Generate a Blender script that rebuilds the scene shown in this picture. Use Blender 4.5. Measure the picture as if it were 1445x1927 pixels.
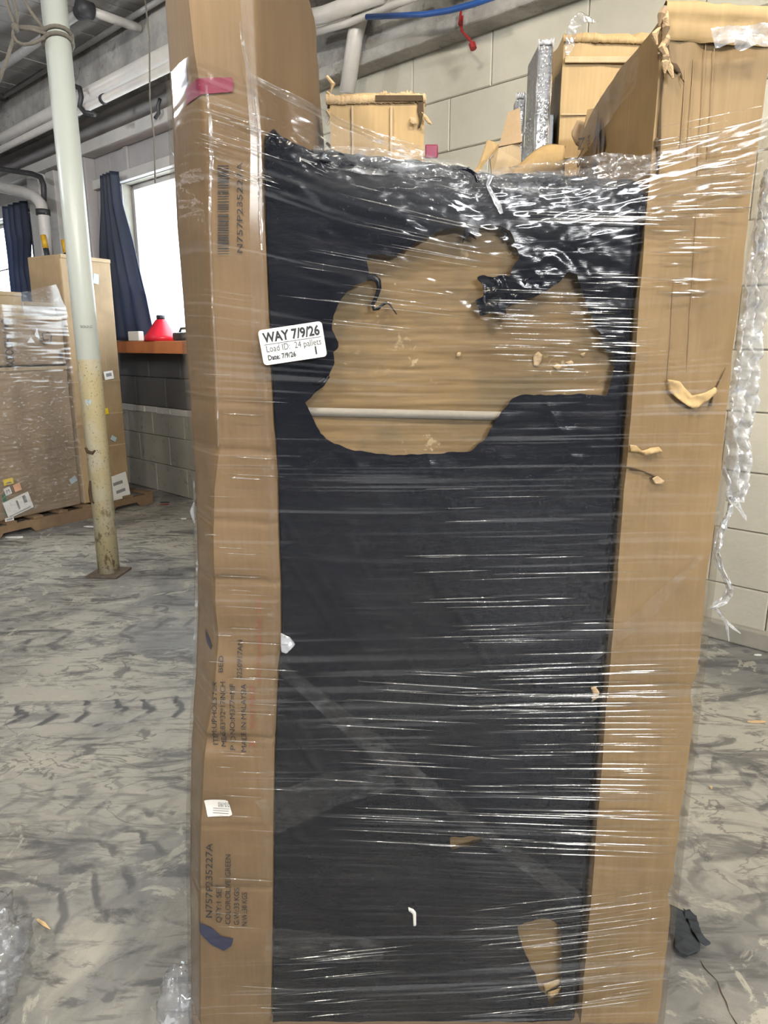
import bpy, math, random
import numpy as np
from mathutils import Vector

# ------------------------------------------------------------------ scene, camera, world, lights
for o in list(bpy.data.objects):
    bpy.data.objects.remove(o, do_unlink=True)
scene = bpy.context.scene
COL = scene.collection
R = math.radians
F_PX, PITCH, EYE = 1310.0, 13.5, 1.55
CT, ST = math.cos(R(PITCH)), math.sin(R(PITCH))

cam_d = bpy.data.cameras.new('camera')
cam_d.sensor_fit = 'HORIZONTAL'; cam_d.sensor_width = 36.0; cam_d.lens = 36.0 * F_PX / 1445.0
cam_d.clip_start = 0.05; cam_d.clip_end = 200
cam = bpy.data.objects.new('camera', cam_d); COL.objects.link(cam)
cam.location = (0, 0, EYE); cam.rotation_euler = (R(90 - PITCH), 0, 0)
scene.camera = cam

vs = scene.view_settings
vs.view_transform = 'Standard'; vs.look = 'None'; vs.gamma = 1.0; vs.use_curve_mapping = False
vs.exposure = -0.04
cy = scene.cycles
cy.max_bounces = 4; cy.use_light_tree = False; cy.adaptive_min_samples = 14; cy.diffuse_bounces = 2; cy.glossy_bounces = 2; cy.transmission_bounces = 2; cy.transparent_max_bounces = 14
cy.caustics_reflective = False; cy.caustics_refractive = False; cy.use_adaptive_sampling = True; cy.adaptive_threshold = 0.10; cy.sample_clamp_indirect = 4.0

world = bpy.data.worlds.new('overcast_sky'); scene.world = world; world.use_nodes = True
bg = world.node_tree.nodes['Background']
bg.inputs[0].default_value = (0.90, 0.95, 1.0, 1); bg.inputs[1].default_value = 9.0

# room frame: s along the window wall, off away from it into the room
WA = np.array([-2.8857, 7.8559]); WT = np.array([0.73772, -0.67511]); WN = np.array([0.67511, 0.73772])
WANG = math.atan2(WT[1], WT[0])
def W(s, off, z):
    p = WA + WT * s - WN * off
    return (p[0], p[1], z)

def area_light(name, loc, target, sx, sy, power, color):
    d = bpy.data.lights.new(name, 'AREA'); d.shape = 'RECTANGLE'; d.size = sx; d.size_y = sy
    d.energy = power; d.color = color
    o = bpy.data.objects.new(name, d); COL.objects.link(o)
    o.location = loc
    o.rotation_euler = (Vector(target) - Vector(loc)).to_track_quat('-Z', 'Y').to_euler()
    return o
# added strip light behind the camera, placed for the film glints
area_light('glint_strip_light', W(14.9, 7.7, 3.85), W(0, 7.7, 3.4), 3.4, 0.32, 850, (0.95, 0.975, 1.0))
# added warm key lights, one each side, to light both inner carton faces
area_light('warm_key_light', (-1.35, -0.5, 4.1), (0.3, 1.6, 1.7), 0.45, 0.3, 105, (1.0, 0.90, 0.72))
area_light('warm_key_light', (1.55, -0.5, 4.1), (-0.1, 1.6, 1.7), 0.45, 0.3, 112, (1.0, 0.90, 0.72))
def point_light(name, loc, power, color, r=.12):
    d = bpy.data.lights.new(name, 'POINT'); d.energy = power; d.color = color; d.shadow_soft_size = r
    o = bpy.data.objects.new(name, d); COL.objects.link(o); o.location = loc
point_light('point_fill_light', (-2.4, -0.2, 3.8), 70, (1.0, 0.97, 0.93))  # added fill out of view for the dim left side
point_light('point_fill_light', (-4.6, 4.4, 3.6), 120, (0.95, 0.97, 1.0))  # added fill to brighten the ceiling and stack at left
area_light('overhead_fill_light', (2.6, 2.0, 4.15), (2.6, 2.0, 0), 1.2, 0.3, 45, (1.0, 0.93, 0.82))  # added overhead fill on the right
area_light('overhead_fill_light', (0.2, -3.2, 4.15), (0.2, -2.6, 0), 1.2, 0.3, 35, (1.0, 0.96, 0.9))  # added frontal fill from behind the camera

rng = random.Random(7)
nrg = np.random.default_rng(11)

# ------------------------------------------------------------------ helpers
def P(px, py, Y=1.2):                     # point of the photograph on the upright plane at depth Y
    u = (px - 722.5) / F_PX; v = (py - 963.5) / F_PX
    r = (u, CT - v * ST, -ST - v * CT); t = Y / r[1]
    return np.array([r[0] * t, Y, EYE + r[2] * t])
def FL(px, py, z=0.0):
    u = (px - 722.5) / F_PX; v = (py - 963.5) / F_PX
    r = (u, CT - v * ST, -ST - v * CT); t = (z - EYE) / r[2]
    return np.array([r[0] * t, r[1] * t, z])
def PW(px, py, off=0.0):
    u = (px - 722.5) / F_PX; v = (py - 963.5) / F_PX
    r = np.array((u, CT - v * ST, -ST - v * CT))
    t = ((WA @ WN) - off) / (r[:2] @ WN)
    return r * t + np.array([0, 0, EYE])

def _hash(ix, iy, seed):
    h = (ix.astype(np.int64) * 374761393 + iy.astype(np.int64) * 668265263 + seed * 1442695041) & 0xffffffff
    h = ((h ^ (h >> 13)) * 1274126177) & 0xffffffff
    h = h ^ (h >> 16)
    return (h & 0xffff) / 32767.5 - 1.0
def vn(x, y, seed=0):
    x = np.asarray(x, float); y = np.asarray(y, float)
    x, y = np.broadcast_arrays(x, y)
    ix = np.floor(x); iy = np.floor(y); fx = x - ix; fy = y - iy
    fx = fx * fx * (3 - 2 * fx); fy = fy * fy * (3 - 2 * fy)
    a = _hash(ix, iy, seed); b = _hash(ix + 1, iy, seed); c = _hash(ix, iy + 1, seed); d = _hash(ix + 1, iy + 1, seed)
    return (a * (1 - fx) + b * fx) * (1 - fy) + (c * (1 - fx) + d * fx) * fy
def fbm(x, y, seed=0, o=3):
    r = 0; a = 1.0
    for i in range(o):
        r = r + a * vn(np.asarray(x) * 2 ** i, np.asarray(y) * 2 ** i, seed + i * 17); a *= 0.5
    return r
def ridged(x, y, seed=0, o=3):
    r = 0; a = 1.0
    for i in range(o):
        r = r + a * (1 - 2 * np.abs(vn(np.asarray(x) * 2 ** i, np.asarray(y) * 2 ** i, seed + i * 17))); a *= 0.5
    return r
def sstep(a, b, x):
    t = np.clip((np.asarray(x, float) - a) / (b - a), 0, 1); return t * t * (3 - 2 * t)

WLOC = {}
def wloc(o): return WLOC.get(o.name, np.zeros(3)) if o else np.zeros(3)
def tag(o, label=None, cat=None, group=None, kind=None):
    if label: o['label'] = label
    if cat: o['category'] = cat
    if group: o['group'] = group
    if kind: o['kind'] = kind
    return o
def thing(name, loc, label, cat, group=None):
    o = bpy.data.objects.new(name, None); COL.objects.link(o); o.empty_display_size = 0.05
    o.location = loc; WLOC[o.name] = np.array(loc, float)
    return tag(o, label, cat, group)
def obj(name, V, Fc, mat, parent=None, smooth=False, uv=None, origin=None):
    V = np.asarray(V, float).reshape(-1, 3)
    if parent is not None: org = wloc(parent); loc = (0, 0, 0)
    else:
        org = np.array(origin if origin is not None else ((V[:, 0].min() + V[:, 0].max()) / 2, (V[:, 1].min() + V[:, 1].max()) / 2, V[:, 2].min()), float)
        loc = org
    me = bpy.data.meshes.new(name)
    if isinstance(Fc, np.ndarray):
        n, k = Fc.shape
        me.vertices.add(len(V)); me.vertices.foreach_set('co', (V - org).ravel())
        me.loops.add(n * k); me.loops.foreach_set('vertex_index', Fc.ravel().astype(np.int32))
        me.polygons.add(n); me.polygons.foreach_set('loop_start', (np.arange(n) * k).astype(np.int32))
        if smooth: me.polygons.foreach_set('use_smooth', np.ones(n, bool))
        me.update(calc_edges=True)
        if uv is not None:
            l = me.uv_layers.new(name='UVMap'); l.data.foreach_set('uv', uv[Fc.ravel()].ravel())
    else:
        me.from_pydata([tuple(v) for v in V - org], [], Fc)
        if smooth:
            for p in me.polygons: p.use_smooth = True
        me.update()
    if mat is not None: me.materials.append(mat)
    o = bpy.data.objects.new(name, me); COL.objects.link(o)
    o.parent = parent; o.location = loc
    WLOC[o.name] = org if parent is None else np.array(org)
    return o
class MB:
    def __init__(s): s.v = []; s.f = []
    def add(s, V, Fc):
        b = len(s.v); s.v += [tuple(p) for p in V]; s.f += [tuple(i + b for i in q) for q in Fc]; return s
    def hexa(s, c): # 8 corners: bottom 4 ccw, top 4
        return s.add(c, [(3, 2, 1, 0), (4, 5, 6, 7), (0, 1, 5, 4), (1, 2, 6, 5), (2, 3, 7, 6), (3, 0, 4, 7)])
    def box(s, a, b):
        (x0, y0, z0), (x1, y1, z1) = a, b
        return s.hexa([(x0, y0, z0), (x1, y0, z0), (x1, y1, z0), (x0, y1, z0), (x0, y0, z1), (x1, y0, z1), (x1, y1, z1), (x0, y1, z1)])
    def obox(s, fr, a, b): # box in a frame function fr(i,j,k)
        (x0, y0, z0), (x1, y1, z1) = a, b
        return s.hexa([fr(*q) for q in [(x0, y0, z0), (x1, y0, z0), (x1, y1, z0), (x0, y1, z0), (x0, y0, z1), (x1, y0, z1), (x1, y1, z1), (x0, y1, z1)]])
    def tube(s, pts, r, n=8, cap=True):
        pts = [np.array(p, float) for p in pts]; rs = r if hasattr(r, '__len__') else [r] * len(pts)
        b0 = len(s.v); prev = None
        for i, p in enumerate(pts):
            d = pts[min(i + 1, len(pts) - 1)] - pts[max(i - 1, 0)]; d /= (np.linalg.norm(d) + 1e-9)
            if prev is None:
                a = np.cross(d, (0, 0, 1.0) if abs(d[2]) < .9 else (1.0, 0, 0))
            else: a = prev - d * (prev @ d)
            a /= np.linalg.norm(a) + 1e-9; prev = a; c = np.cross(d, a)
            for k in range(n):
                t = 2 * math.pi * k / n; s.v.append(tuple(p + rs[i] * (math.cos(t) * a + math.sin(t) * c)))
        for i in range(len(pts) - 1):
            for k in range(n):
                q = b0 + i * n + k; w = b0 + i * n + (k + 1) % n
                s.f.append((q, w, w + n, q + n))
        if cap:
            s.f.append(tuple(range(b0 + n - 1, b0 - 1, -1))); e = b0 + (len(pts) - 1) * n; s.f.append(tuple(range(e, e + n)))
        return s
    def lathe(s, c, prof, n=24): # prof [(r,z)] about vertical axis at c
        b0 = len(s.v)
        for r, z in prof:
            for k in range(n):
                t = 2 * math.pi * k / n; s.v.append((c[0] + r * math.cos(t), c[1] + r * math.sin(t), c[2] + z))
        for i in range(len(prof) - 1):
            for k in range(n):
                q = b0 + i * n + k; w = b0 + i * n + (k + 1) % n
                s.f.append((q, w, w + n, q + n))
        s.f.append(tuple(range(b0 + n - 1, b0 - 1, -1))); e = b0 + (len(prof) - 1) * n; s.f.append(tuple(range(e, e + n)))
        return s
    def build(s, name, mat, parent=None, smooth=False, bevel=0, seg=2):
        o = obj(name, s.v, s.f, mat, parent, smooth)
        if bevel:
            m = o.modifiers.new('bevel', 'BEVEL'); m.width = bevel; m.segments = seg; m.limit_method = 'ANGLE'
        return o
def solid(o, t, off=0):
    m = o.modifiers.new('thick', 'SOLIDIFY'); m.thickness = t; m.offset = off; return o
def grid_faces(nr, nc, keep=None):
    i = np.arange(nr * nc).reshape(nr, nc)
    f = np.stack([i[:-1, :-1], i[:-1, 1:], i[1:, 1:], i[1:, :-1]], -1)
    f = f[keep] if keep is not None else f.reshape(-1, 4)
    return np.ascontiguousarray(f.reshape(-1, 4))
def inpoly(x, y, poly):
    p = np.asarray(poly, float); r = np.zeros(np.shape(x), bool)
    for i in range(len(p)):
        x0, y0 = p[i]; x1, y1 = p[i - 1]
        c = ((y0 > y) != (y1 > y)) & (x < (x1 - x0) * (y - y0) / ((y1 - y0) or 1e-12) + x0)
        r ^= c
    return r
def nearest(x, y, poly):
    p = np.asarray(poly, float); best = np.full(x.shape, 1e9); bx = x.copy(); by = y.copy()
    for i in range(len(p)):
        a = p[i - 1]; b = p[i]; d = b - a; L = d @ d + 1e-12
        t = np.clip(((x - a[0]) * d[0] + (y - a[1]) * d[1]) / L, 0, 1)
        qx = a[0] + t * d[0]; qy = a[1] + t * d[1]; D = (x - qx) ** 2 + (y - qy) ** 2
        m = D < best; best[m] = D[m]; bx[m] = qx[m]; by[m] = qy[m]
    return bx, by, np.sqrt(best)
def sheet(name, poly, fr, res, mat, parent, hf=None, holes=(), smooth=True):
    """flat outline `poly` in 2-D, cut into a fine grid whose rim follows the outline, bent by hf and carried by the frame fr(a,b,h)"""
    p = np.asarray(poly, float); a0, b0 = p.min(0) - res; a1, b1 = p.max(0) + res
    A = np.arange(a0, a1 + res, res); B = np.arange(b0, b1 + res, res); X, Y = np.meshgrid(A, B)
    cx = (X[:-1, :-1] + X[1:, 1:]) / 2; cy = (Y[:-1, :-1] + Y[1:, 1:]) / 2
    keep = inpoly(cx, cy, p)
    for h in holes: keep &= ~inpoly(cx, cy, h)
    for h in [p] + [np.asarray(q) for q in holes]:
        qx, qy, D = nearest(X, Y, h)
        cnt = np.zeros(X.shape, int); 
        for di in (0, 1):
            for dj in (0, 1):
                cnt[di:di + keep.shape[0], dj:dj + keep.shape[1]] += keep
        m = (cnt > 0) & (cnt < 4) & (D < res * 0.95)
        X[m] = qx[m]; Y[m] = qy[m]
    H = hf(X, Y) if hf is not None else np.zeros_like(X)
    V = fr(X, Y, H)
    f = grid_faces(X.shape[0], X.shape[1], keep)
    u = np.unique(f); idx = np.zeros(X.size, int); idx[u] = np.arange(len(u))
    return obj(name, V.reshape(-1, 3)[u], idx[f], mat, parent, smooth)
def plane_frame(o, ax, bx):
    o = np.array(o, float); ax = np.array(ax, float); bx = np.array(bx, float); n = np.cross(ax, bx)
    return lambda X, Y, H: o + X[..., None] * ax + Y[..., None] * bx + H[..., None] * n

_dg = None
def lettering(name, txt, size, org, right, up, mat, parent, bold=0.0, align='LEFT', width=None, conform=None, shear=0, depth=0.0002):
    c = bpy.data.curves.new('t', 'FONT'); c.body = txt; c.size = size; c.offset = bold; c.extrude = depth; c.align_x = align; c.resolution_u = 3
    c.shear = shear
    o = bpy.data.objects.new('t', c); COL.objects.link(o)
    dg = bpy.context.evaluated_depsgraph_get(); dg.update()
    me = bpy.data.meshes.new_from_object(o.evaluated_get(dg))
    n = len(me.vertices); V = np.zeros(n * 3); me.vertices.foreach_get('co', V); V = V.reshape(-1, 3)
    fs = [tuple(p.vertices) for p in me.polygons]
    bpy.data.objects.remove(o, do_unlink=True); bpy.data.curves.remove(c); bpy.data.meshes.remove(me)
    if width is not None and n:
        V[:, 0] *= width / max(V[:, 0].max() - V[:, 0].min(), 1e-6)
    right = np.array(right, float); up = np.array(up, float); nn = np.cross(right, up)
    Q = np.array(org, float) + V[:, :1] * right + V[:, 1:2] * up + V[:, 2:3] * nn
    if conform is not None:
        Q[:, 1] = conform(Q[:, 0], Q[:, 2]) + V[:, 2] * nn[1]
    return obj(name, Q, fs, mat, parent)

# ------------------------------------------------------------------ materials
class NT:
    def __init__(s, name):
        s.m = bpy.data.materials.new(name); s.m.use_nodes = True; s.t = s.m.node_tree
        s.b = s.t.nodes['Principled BSDF']; s.o = s.t.nodes['Material Output']
    def n(s, typ, ins=None, **kw):
        q = s.t.nodes.new(typ)
        for k, v in kw.items(): setattr(q, k, v)
        for k, v in (ins or {}).items(): s.put(q.inputs[k], v)
        return q
    def put(s, inp, v):
        if isinstance(v, bpy.types.NodeSocket): s.t.links.new(v, inp)
        elif isinstance(v, bpy.types.Node): s.t.links.new(v.outputs[0], inp)
        else: inp.default_value = v if not (isinstance(v, tuple) and len(v) == 3 and inp.type == 'RGBA') else (*v, 1)
    def math(s, op, a, b=0.0, c=None, clamp=False):
        q = s.n('ShaderNodeMath', {0: a, 1: b}, operation=op, use_clamp=clamp)
        if c is not None: s.put(q.inputs[2], c)
        return q.outputs[0]
    def coord(s, kind='Object'):
        return s.n('ShaderNodeTexCoord').outputs[kind]
    def mapping(s, vec, loc=(0, 0, 0), rot=(0, 0, 0), scale=(1, 1, 1)):
        return s.n('ShaderNodeMapping', {'Vector': vec, 'Location': loc, 'Rotation': rot, 'Scale': scale}).outputs[0]
    def noise(s, vec, scale=5, detail=4, rough=.55, dist=0):
        return s.n('ShaderNodeTexNoise', {'Vector': vec, 'Scale': scale, 'Detail': detail, 'Roughness': rough, 'Distortion': dist}).outputs[0]
    def ramp(s, v, lo, hi, a=0.0, b=1.0):
        return s.n('ShaderNodeMapRange', {'Value': v, 'From Min': lo, 'From Max': hi, 'To Min': a, 'To Max': b}, interpolation_type='SMOOTHSTEP').outputs[0]
    def mix(s, f, a, b):
        q = s.n('ShaderNodeMix', data_type='RGBA'); s.put(q.inputs[0], f); s.put(q.inputs[6], a if not isinstance(a, tuple) else (*a, 1)); s.put(q.inputs[7], b if not isinstance(b, tuple) else (*b, 1))
        return q.outputs[2]
    def bump(s, h, st=.3, d=.01):
        return s.n('ShaderNodeBump', {'Height': h, 'Strength': st, 'Distance': d}).outputs[0]
    def set(s, **kw):
        for k, v in kw.items(): s.put(s.b.inputs[k.replace('_', ' ')], v)
        return s.m
def plain(name, col, rough=.6, var=.12, scale=6, bump=0.0, metallic=0.0, spec=.5):
    t = NT(name); v = t.coord(); n = t.noise(v, scale, 5)
    c = t.mix(n, tuple(x * (1 - var) for x in col), tuple(min(1, x * (1 + var)) for x in col))
    kw = dict(Base_Color=c, Roughness=rough, Metallic=metallic, Specular_IOR_Level=spec)
    if bump: kw['Normal'] = t.bump(t.noise(v, scale * 8, 3), bump, .005)
    return t.set(**kw)
def cardboard(name, col=(.245, .165, .081), seed=0, flute='Z', dirt=.35, rough=.62, con=1.0):
    t = NT(name); v = t.coord(); v = t.mapping(v, loc=(seed * 3.1, seed * 1.7, seed * .9))
    big = t.noise(v, 2.2, 4); fib = t.noise(t.mapping(v, scale=(14, 14, 160) if flute == 'X' else (160, 160, 10)), 1, 3)
    wv = t.noise(t.mapping(v, scale=(2.2, 2.2, 85) if flute == 'X' else (55, 55, 1.5)), 1, 2)
    d = tuple(x * .72 for x in col); l = tuple(min(1, x * 1.22) for x in col)
    c = t.mix(t.ramp(big, .25, .75), d, l)
    c = t.mix(t.math('MULTIPLY', t.ramp(fib, .3, .7), .22 * con), c, tuple(x * .62 for x in col))
    c = t.mix(t.math('MULTIPLY', t.ramp(wv, .55, .75), .25 * con), c, tuple(x * 1.3 for x in col))
    st = t.ramp(t.noise(v, 5.5, 8, .7, .6), .56, .72)
    c = t.mix(t.math('MULTIPLY', st, dirt), c, (.20, .14, .08))
    if flute == 'X':   # worn face: pale scuffs and a grey grubby patch
        sc_ = t.math('MULTIPLY', t.ramp(t.noise(v, 46, 5, .7, .4), .60, .66), t.ramp(t.noise(v, 7, 2), .52, .62))
        c = t.mix(t.math('MULTIPLY', sc_, .75), c, (.42, .34, .21))
        c = t.mix(t.math('MULTIPLY', t.ramp(t.noise(v, 4.2, 5, .6), .50, .66), .5), c, (.085, .072, .045))
    hgt = t.math('ADD', t.math('MULTIPLY', wv, .6), t.math('MULTIPLY', t.noise(v, 30, 3), .4))
    return t.set(Base_Color=c, Roughness=rough, Specular_IOR_Level=.35, Normal=t.bump(hgt, .22, .004))

M = {}
M['card'] = cardboard('cardboard', seed=1)
M['card_left'] = cardboard('cardboard_shaded', col=(.185, .122, .066), seed=9, dirt=.4)  # weaker light on the left carton put into a darker cardboard colour
M['card_x'] = cardboard('cardboard_horizontal_flutes', col=(.205, .138, .066), seed=2, flute='X', dirt=.75, con=2.6)
M['card_light'] = cardboard('cardboard_light', col=(.44, .305, .148), seed=3, dirt=.2)
M['card_dull'] = cardboard('cardboard_dull', col=(.30, .212, .128), seed=4, dirt=.25)
M['card_mid'] = cardboard('cardboard_mid', col=(.38, .27, .155), seed=7, dirt=.2)
M['card_in'] = cardboard('cardboard_inside', col=(.44, .33, .20), seed=5, dirt=.1)
M['card_torn'] = plain('torn_cardboard_fibre', (.50, .36, .21), .9, .3, 60, .5)
M['card_dark'] = plain('torn_cardboard_gap', (.07, .045, .025), .95, .3, 40)
M['ink'] = plain('black_ink', (.022, .022, .026), .5, .3, 40)
M['ink_grey'] = plain('grey_ink', (.11, .11, .12), .5, .1, 40)
M['ink_faint'] = plain('worn_black_ink', (.085, .062, .04), .6, .3, 60)
M['ink_red'] = plain('red_ink', (.27, .075, .05), .6, .3, 60)
M['magenta'] = plain('magenta_print', (.19, .018, .055), .5, .2, 20)
M['navy'] = plain('navy_tape', (.02, .025, .065), .4, .3, 30)
M['white_paper'] = plain('white_paper', (.80, .80, .79), .55, .04, 20)
M['grey_paper'] = plain('grey_print', (.25, .25, .26), .6, .1, 60)
M['yellow_paper'] = plain('yellow_sticker', (.80, .58, .02), .5, .1, 20)
M['pink_paper'] = plain('peach_sticker', (.80, .42, .25), .5, .1, 20)
M['blue_paper'] = plain('pale_blue_sticker', (.45, .56, .62), .5, .1, 20)
M['green_paper'] = plain('green_sticker', (.02, .16, .09), .5, .1, 20)
M['wood'] = plain('pallet_wood', (.20, .13, .075), .8, .35, 9, .4)
M['rust'] = plain('rusty_plate', (.13, .10, .075), .8, .4, 30, .3)
M['wood_orange'] = plain('orange_sill_wood', (.50, .17, .06), .55, .2, 8, .15)
M['red_plastic'] = plain('red_plastic', (.72, .02, .045), .3, .05, 4)
M['dark_plastic'] = plain('dark_plastic', (.03, .033, .04), .35, .2, 10)
M['steel'] = plain('galvanised_pipe', (.34, .335, .33), .45, .2, 14, .05, .25)
M['dark_steel'] = plain('dark_steel', (.06, .06, .065), .5, .3, 12, .1, .3)
M['white_pipe'] = plain('painted_pipe', (.62, .59, .56), .4, .12, 10, .05)
M['blue_pipe'] = plain('blue_pipe', (.03, .10, .36), .35, .15, 10)
M['rope'] = plain('grey_rope', (.22, .20, .17), .9, .3, 60, .6)
M['red_wire'] = plain('red_wire', (.30, .02, .02), .5, .1, 10)
t = NT('navy_curtain_cloth'); v = t.coord(); c = t.mix(t.noise(v, 3, 4), (.030, .037, .060), (.055, .066, .10))
t.set(Base_Color=c, Roughness=.5)
tl = t.n('ShaderNodeBsdfTranslucent', {0: (.12, .16, .27, 1)}); ms = t.n('ShaderNodeMixShader', {0: .35, 1: t.b, 2: tl}); t.t.links.new(ms.outputs[0], t.o.inputs[0])
M['curtain'] = t.m
M['yellow_paint'] = plain('yellow_paint', (.75, .42, .03), .5, .15, 10)
M['black_paint'] = plain('black_paint', (.035, .04, .05), .5, .2, 10)
M['plaster'] = plain('grey_plaster', (.42, .40, .40), .85, .25, 3, .2)
M['trim_white'] = plain('off_white_trim', (.58, .56, .54), .7, .2, 4, .2)
M['strap'] = plain('white_strapping', (.27, .25, .22), .4, .15, 120, .3)
M['splinter'] = plain('fresh_wood', (.72, .50, .27), .7, .15, 30)
M['rag'] = plain('grey_black_plastic_rag', (.045, .052, .062), .75, .3, 25, .15, 0, .25)

t = NT('concrete_beam'); v = t.coord(); b = t.noise(v, 2.5, 6, .65); st = t.ramp(t.noise(v, 7, 8, .75, .8), .55, .7)
c = t.mix(t.ramp(b, .3, .7), (.27, .26, .25), (.52, .50, .47)); c = t.mix(t.math('MULTIPLY', st, .75), c, (.09, .085, .08))
M['concrete'] = t.set(Base_Color=c, Roughness=.9, Normal=t.bump(t.noise(v, 18, 6), .5, .02))

def blockmat(name, col, dirt, dcol):
    t = NT(name); v = t.n('ShaderNodeNewGeometry').outputs['Position']; b = t.noise(v, 1.6, 5); s = t.ramp(t.noise(v, 9, 8, .75, .5), .74 - .22 * min(1, dirt + .1), .74)
    ri = t.n('ShaderNodeObjectInfo').outputs['Random']
    c = t.mix(t.ramp(b, .3, .7), tuple(x * .88 for x in col), tuple(min(1, x * 1.08) for x in col))
    c = t.mix(t.math('MULTIPLY', ri, .16), c, tuple(x * .78 for x in col))
    c = t.mix(t.math('MULTIPLY', s, dirt), c, dcol)
    return t.set(Base_Color=c, Roughness=.75, Normal=t.bump(t.noise(v, 40, 5), .3, .006))
M['block'] = blockmat('cream_painted_block', (.61, .58, .49), .35, (.33, .28, .20))
M['block_dark'] = blockmat('dark_grey_block', (.115, .110, .112), .5, (.22, .20, .19))
M['block_low'] = blockmat('dirty_grey_block', (.40, .38, .33), .85, (.12, .105, .09))
M['mortar'] = plain('mortar', (.36, .34, .29), .9, .25, 10)
M['ceil_plank'] = blockmat('grey_ceiling_plank', (.36, .345, .33), .55, (.13, .12, .11))
M['hall'] = plain('hall_wall', (.34, .33, .31), .85, .15, 1)

# column: white above, yellowed and chipped below
t = NT('column_paint'); v = t.coord(); z = t.n('ShaderNodeSeparateXYZ', {0: v}).outputs[2]
low = t.ramp(t.math('ADD', z, t.math('MULTIPLY', t.noise(v, 30, 2), .02)), 1.46, 1.475, 1, 0)
c = t.mix(low, (.60, .64, .60), (.66, .56, .33))
c = t.mix(t.math('MULTIPLY', t.math('MULTIPLY', low, t.ramp(t.noise(v, 6, 5), .42, .62)), .6), c, (.70, .66, .55))
rust = t.ramp(t.noise(t.mapping(v, scale=(1, 1, .45)), 16, 6, .7), .54, .62)
c = t.mix(t.math('MULTIPLY', t.math('MULTIPLY', rust, t.ramp(z, .95, .1)), .85), c, (.16, .08, .035))
spk = t.ramp(t.noise(v, 55, 4, .7), .60, .65)
c = t.mix(t.math('MULTIPLY', t.math('MULTIPLY', spk, low), .85), c, (.10, .075, .05))
M['column'] = t.set(Base_Color=c, Roughness=.35, Normal=t.bump(t.noise(v, 22, 5), .12, .01))

# floor: worn dusty concrete with tyre tracks
t = NT('worn_concrete_floor'); v = t.coord()
b = t.noise(v, 1.15, 8, .64, .5)
sw = t.noise(t.mapping(v, rot=(0, 0, R(-38)), scale=(1.3, 4.2, 1)), 1.9, 8, .68, .9)
sw2 = t.noise(t.mapping(v, loc=(5, 1, 0), rot=(0, 0, R(25)), scale=(1.2, 5.0, 1)), 2.6, 6, .62, .7)
c = t.mix(t.ramp(b, .38, .60), (.205, .205, .204), (.45, .435, .38))
c = t.mix(t.math('MULTIPLY', t.ramp(sw, .50, .62), .74), c, (.078, .080, .088))
c = t.mix(t.math('MULTIPLY', t.ramp(sw2, .55, .66), .55), c, (.095, .095, .10))
c = t.mix(t.math('MULTIPLY', t.ramp(t.noise(v, 3.6, 7, .7, 1.4), .56, .61), .62), c, (.52, .50, .43))
con = t.math('ABSOLUTE', t.math('SUBTRACT', t.noise(t.mapping(v, loc=(1, 6, 0), rot=(0, 0, R(-38)), scale=(.7, 1.5, 1)), 3.4, 5, .55, .8), .52))
c = t.mix(t.math('MULTIPLY', t.ramp(con, .002, .016, 1, 0), t.math('MULTIPLY', t.ramp(b, .44, .54), .6)), c, (.085, .075, .082))
blot = t.ramp(t.noise(t.mapping(v, loc=(4, 2, 0)), 7.5, 3, .5, .6), .62, .69)
c = t.mix(t.math('MULTIPLY', blot, .65), c, (.085, .085, .095))
vor = t.n('ShaderNodeTexVoronoi', {'Vector': t.mapping(t.n('ShaderNodeVectorMath', {0: v, 1: t.n('ShaderNodeTexNoise', {'Vector': v, 'Scale': 14.0}).outputs[1]}, operation='MULTIPLY_ADD').outputs[0], scale=(1, 1.7, 1)), 'Scale': 30.0}, feature='DISTANCE_TO_EDGE').outputs[0]
crz = t.math('MULTIPLY', t.ramp(vor, .0, .05, 1, 0), t.ramp(b, .52, .58))
c = t.mix(t.math('MULTIPLY', crz, .45), c, (.17, .16, .14))
nzy = t.math('MULTIPLY', t.math('SUBTRACT', t.noise(v, 7, 3), .5), .14); nzw = t.ramp(t.noise(t.mapping(v, loc=(3, 8, 0)), 4.1, 4, .65), .36, .52)
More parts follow.
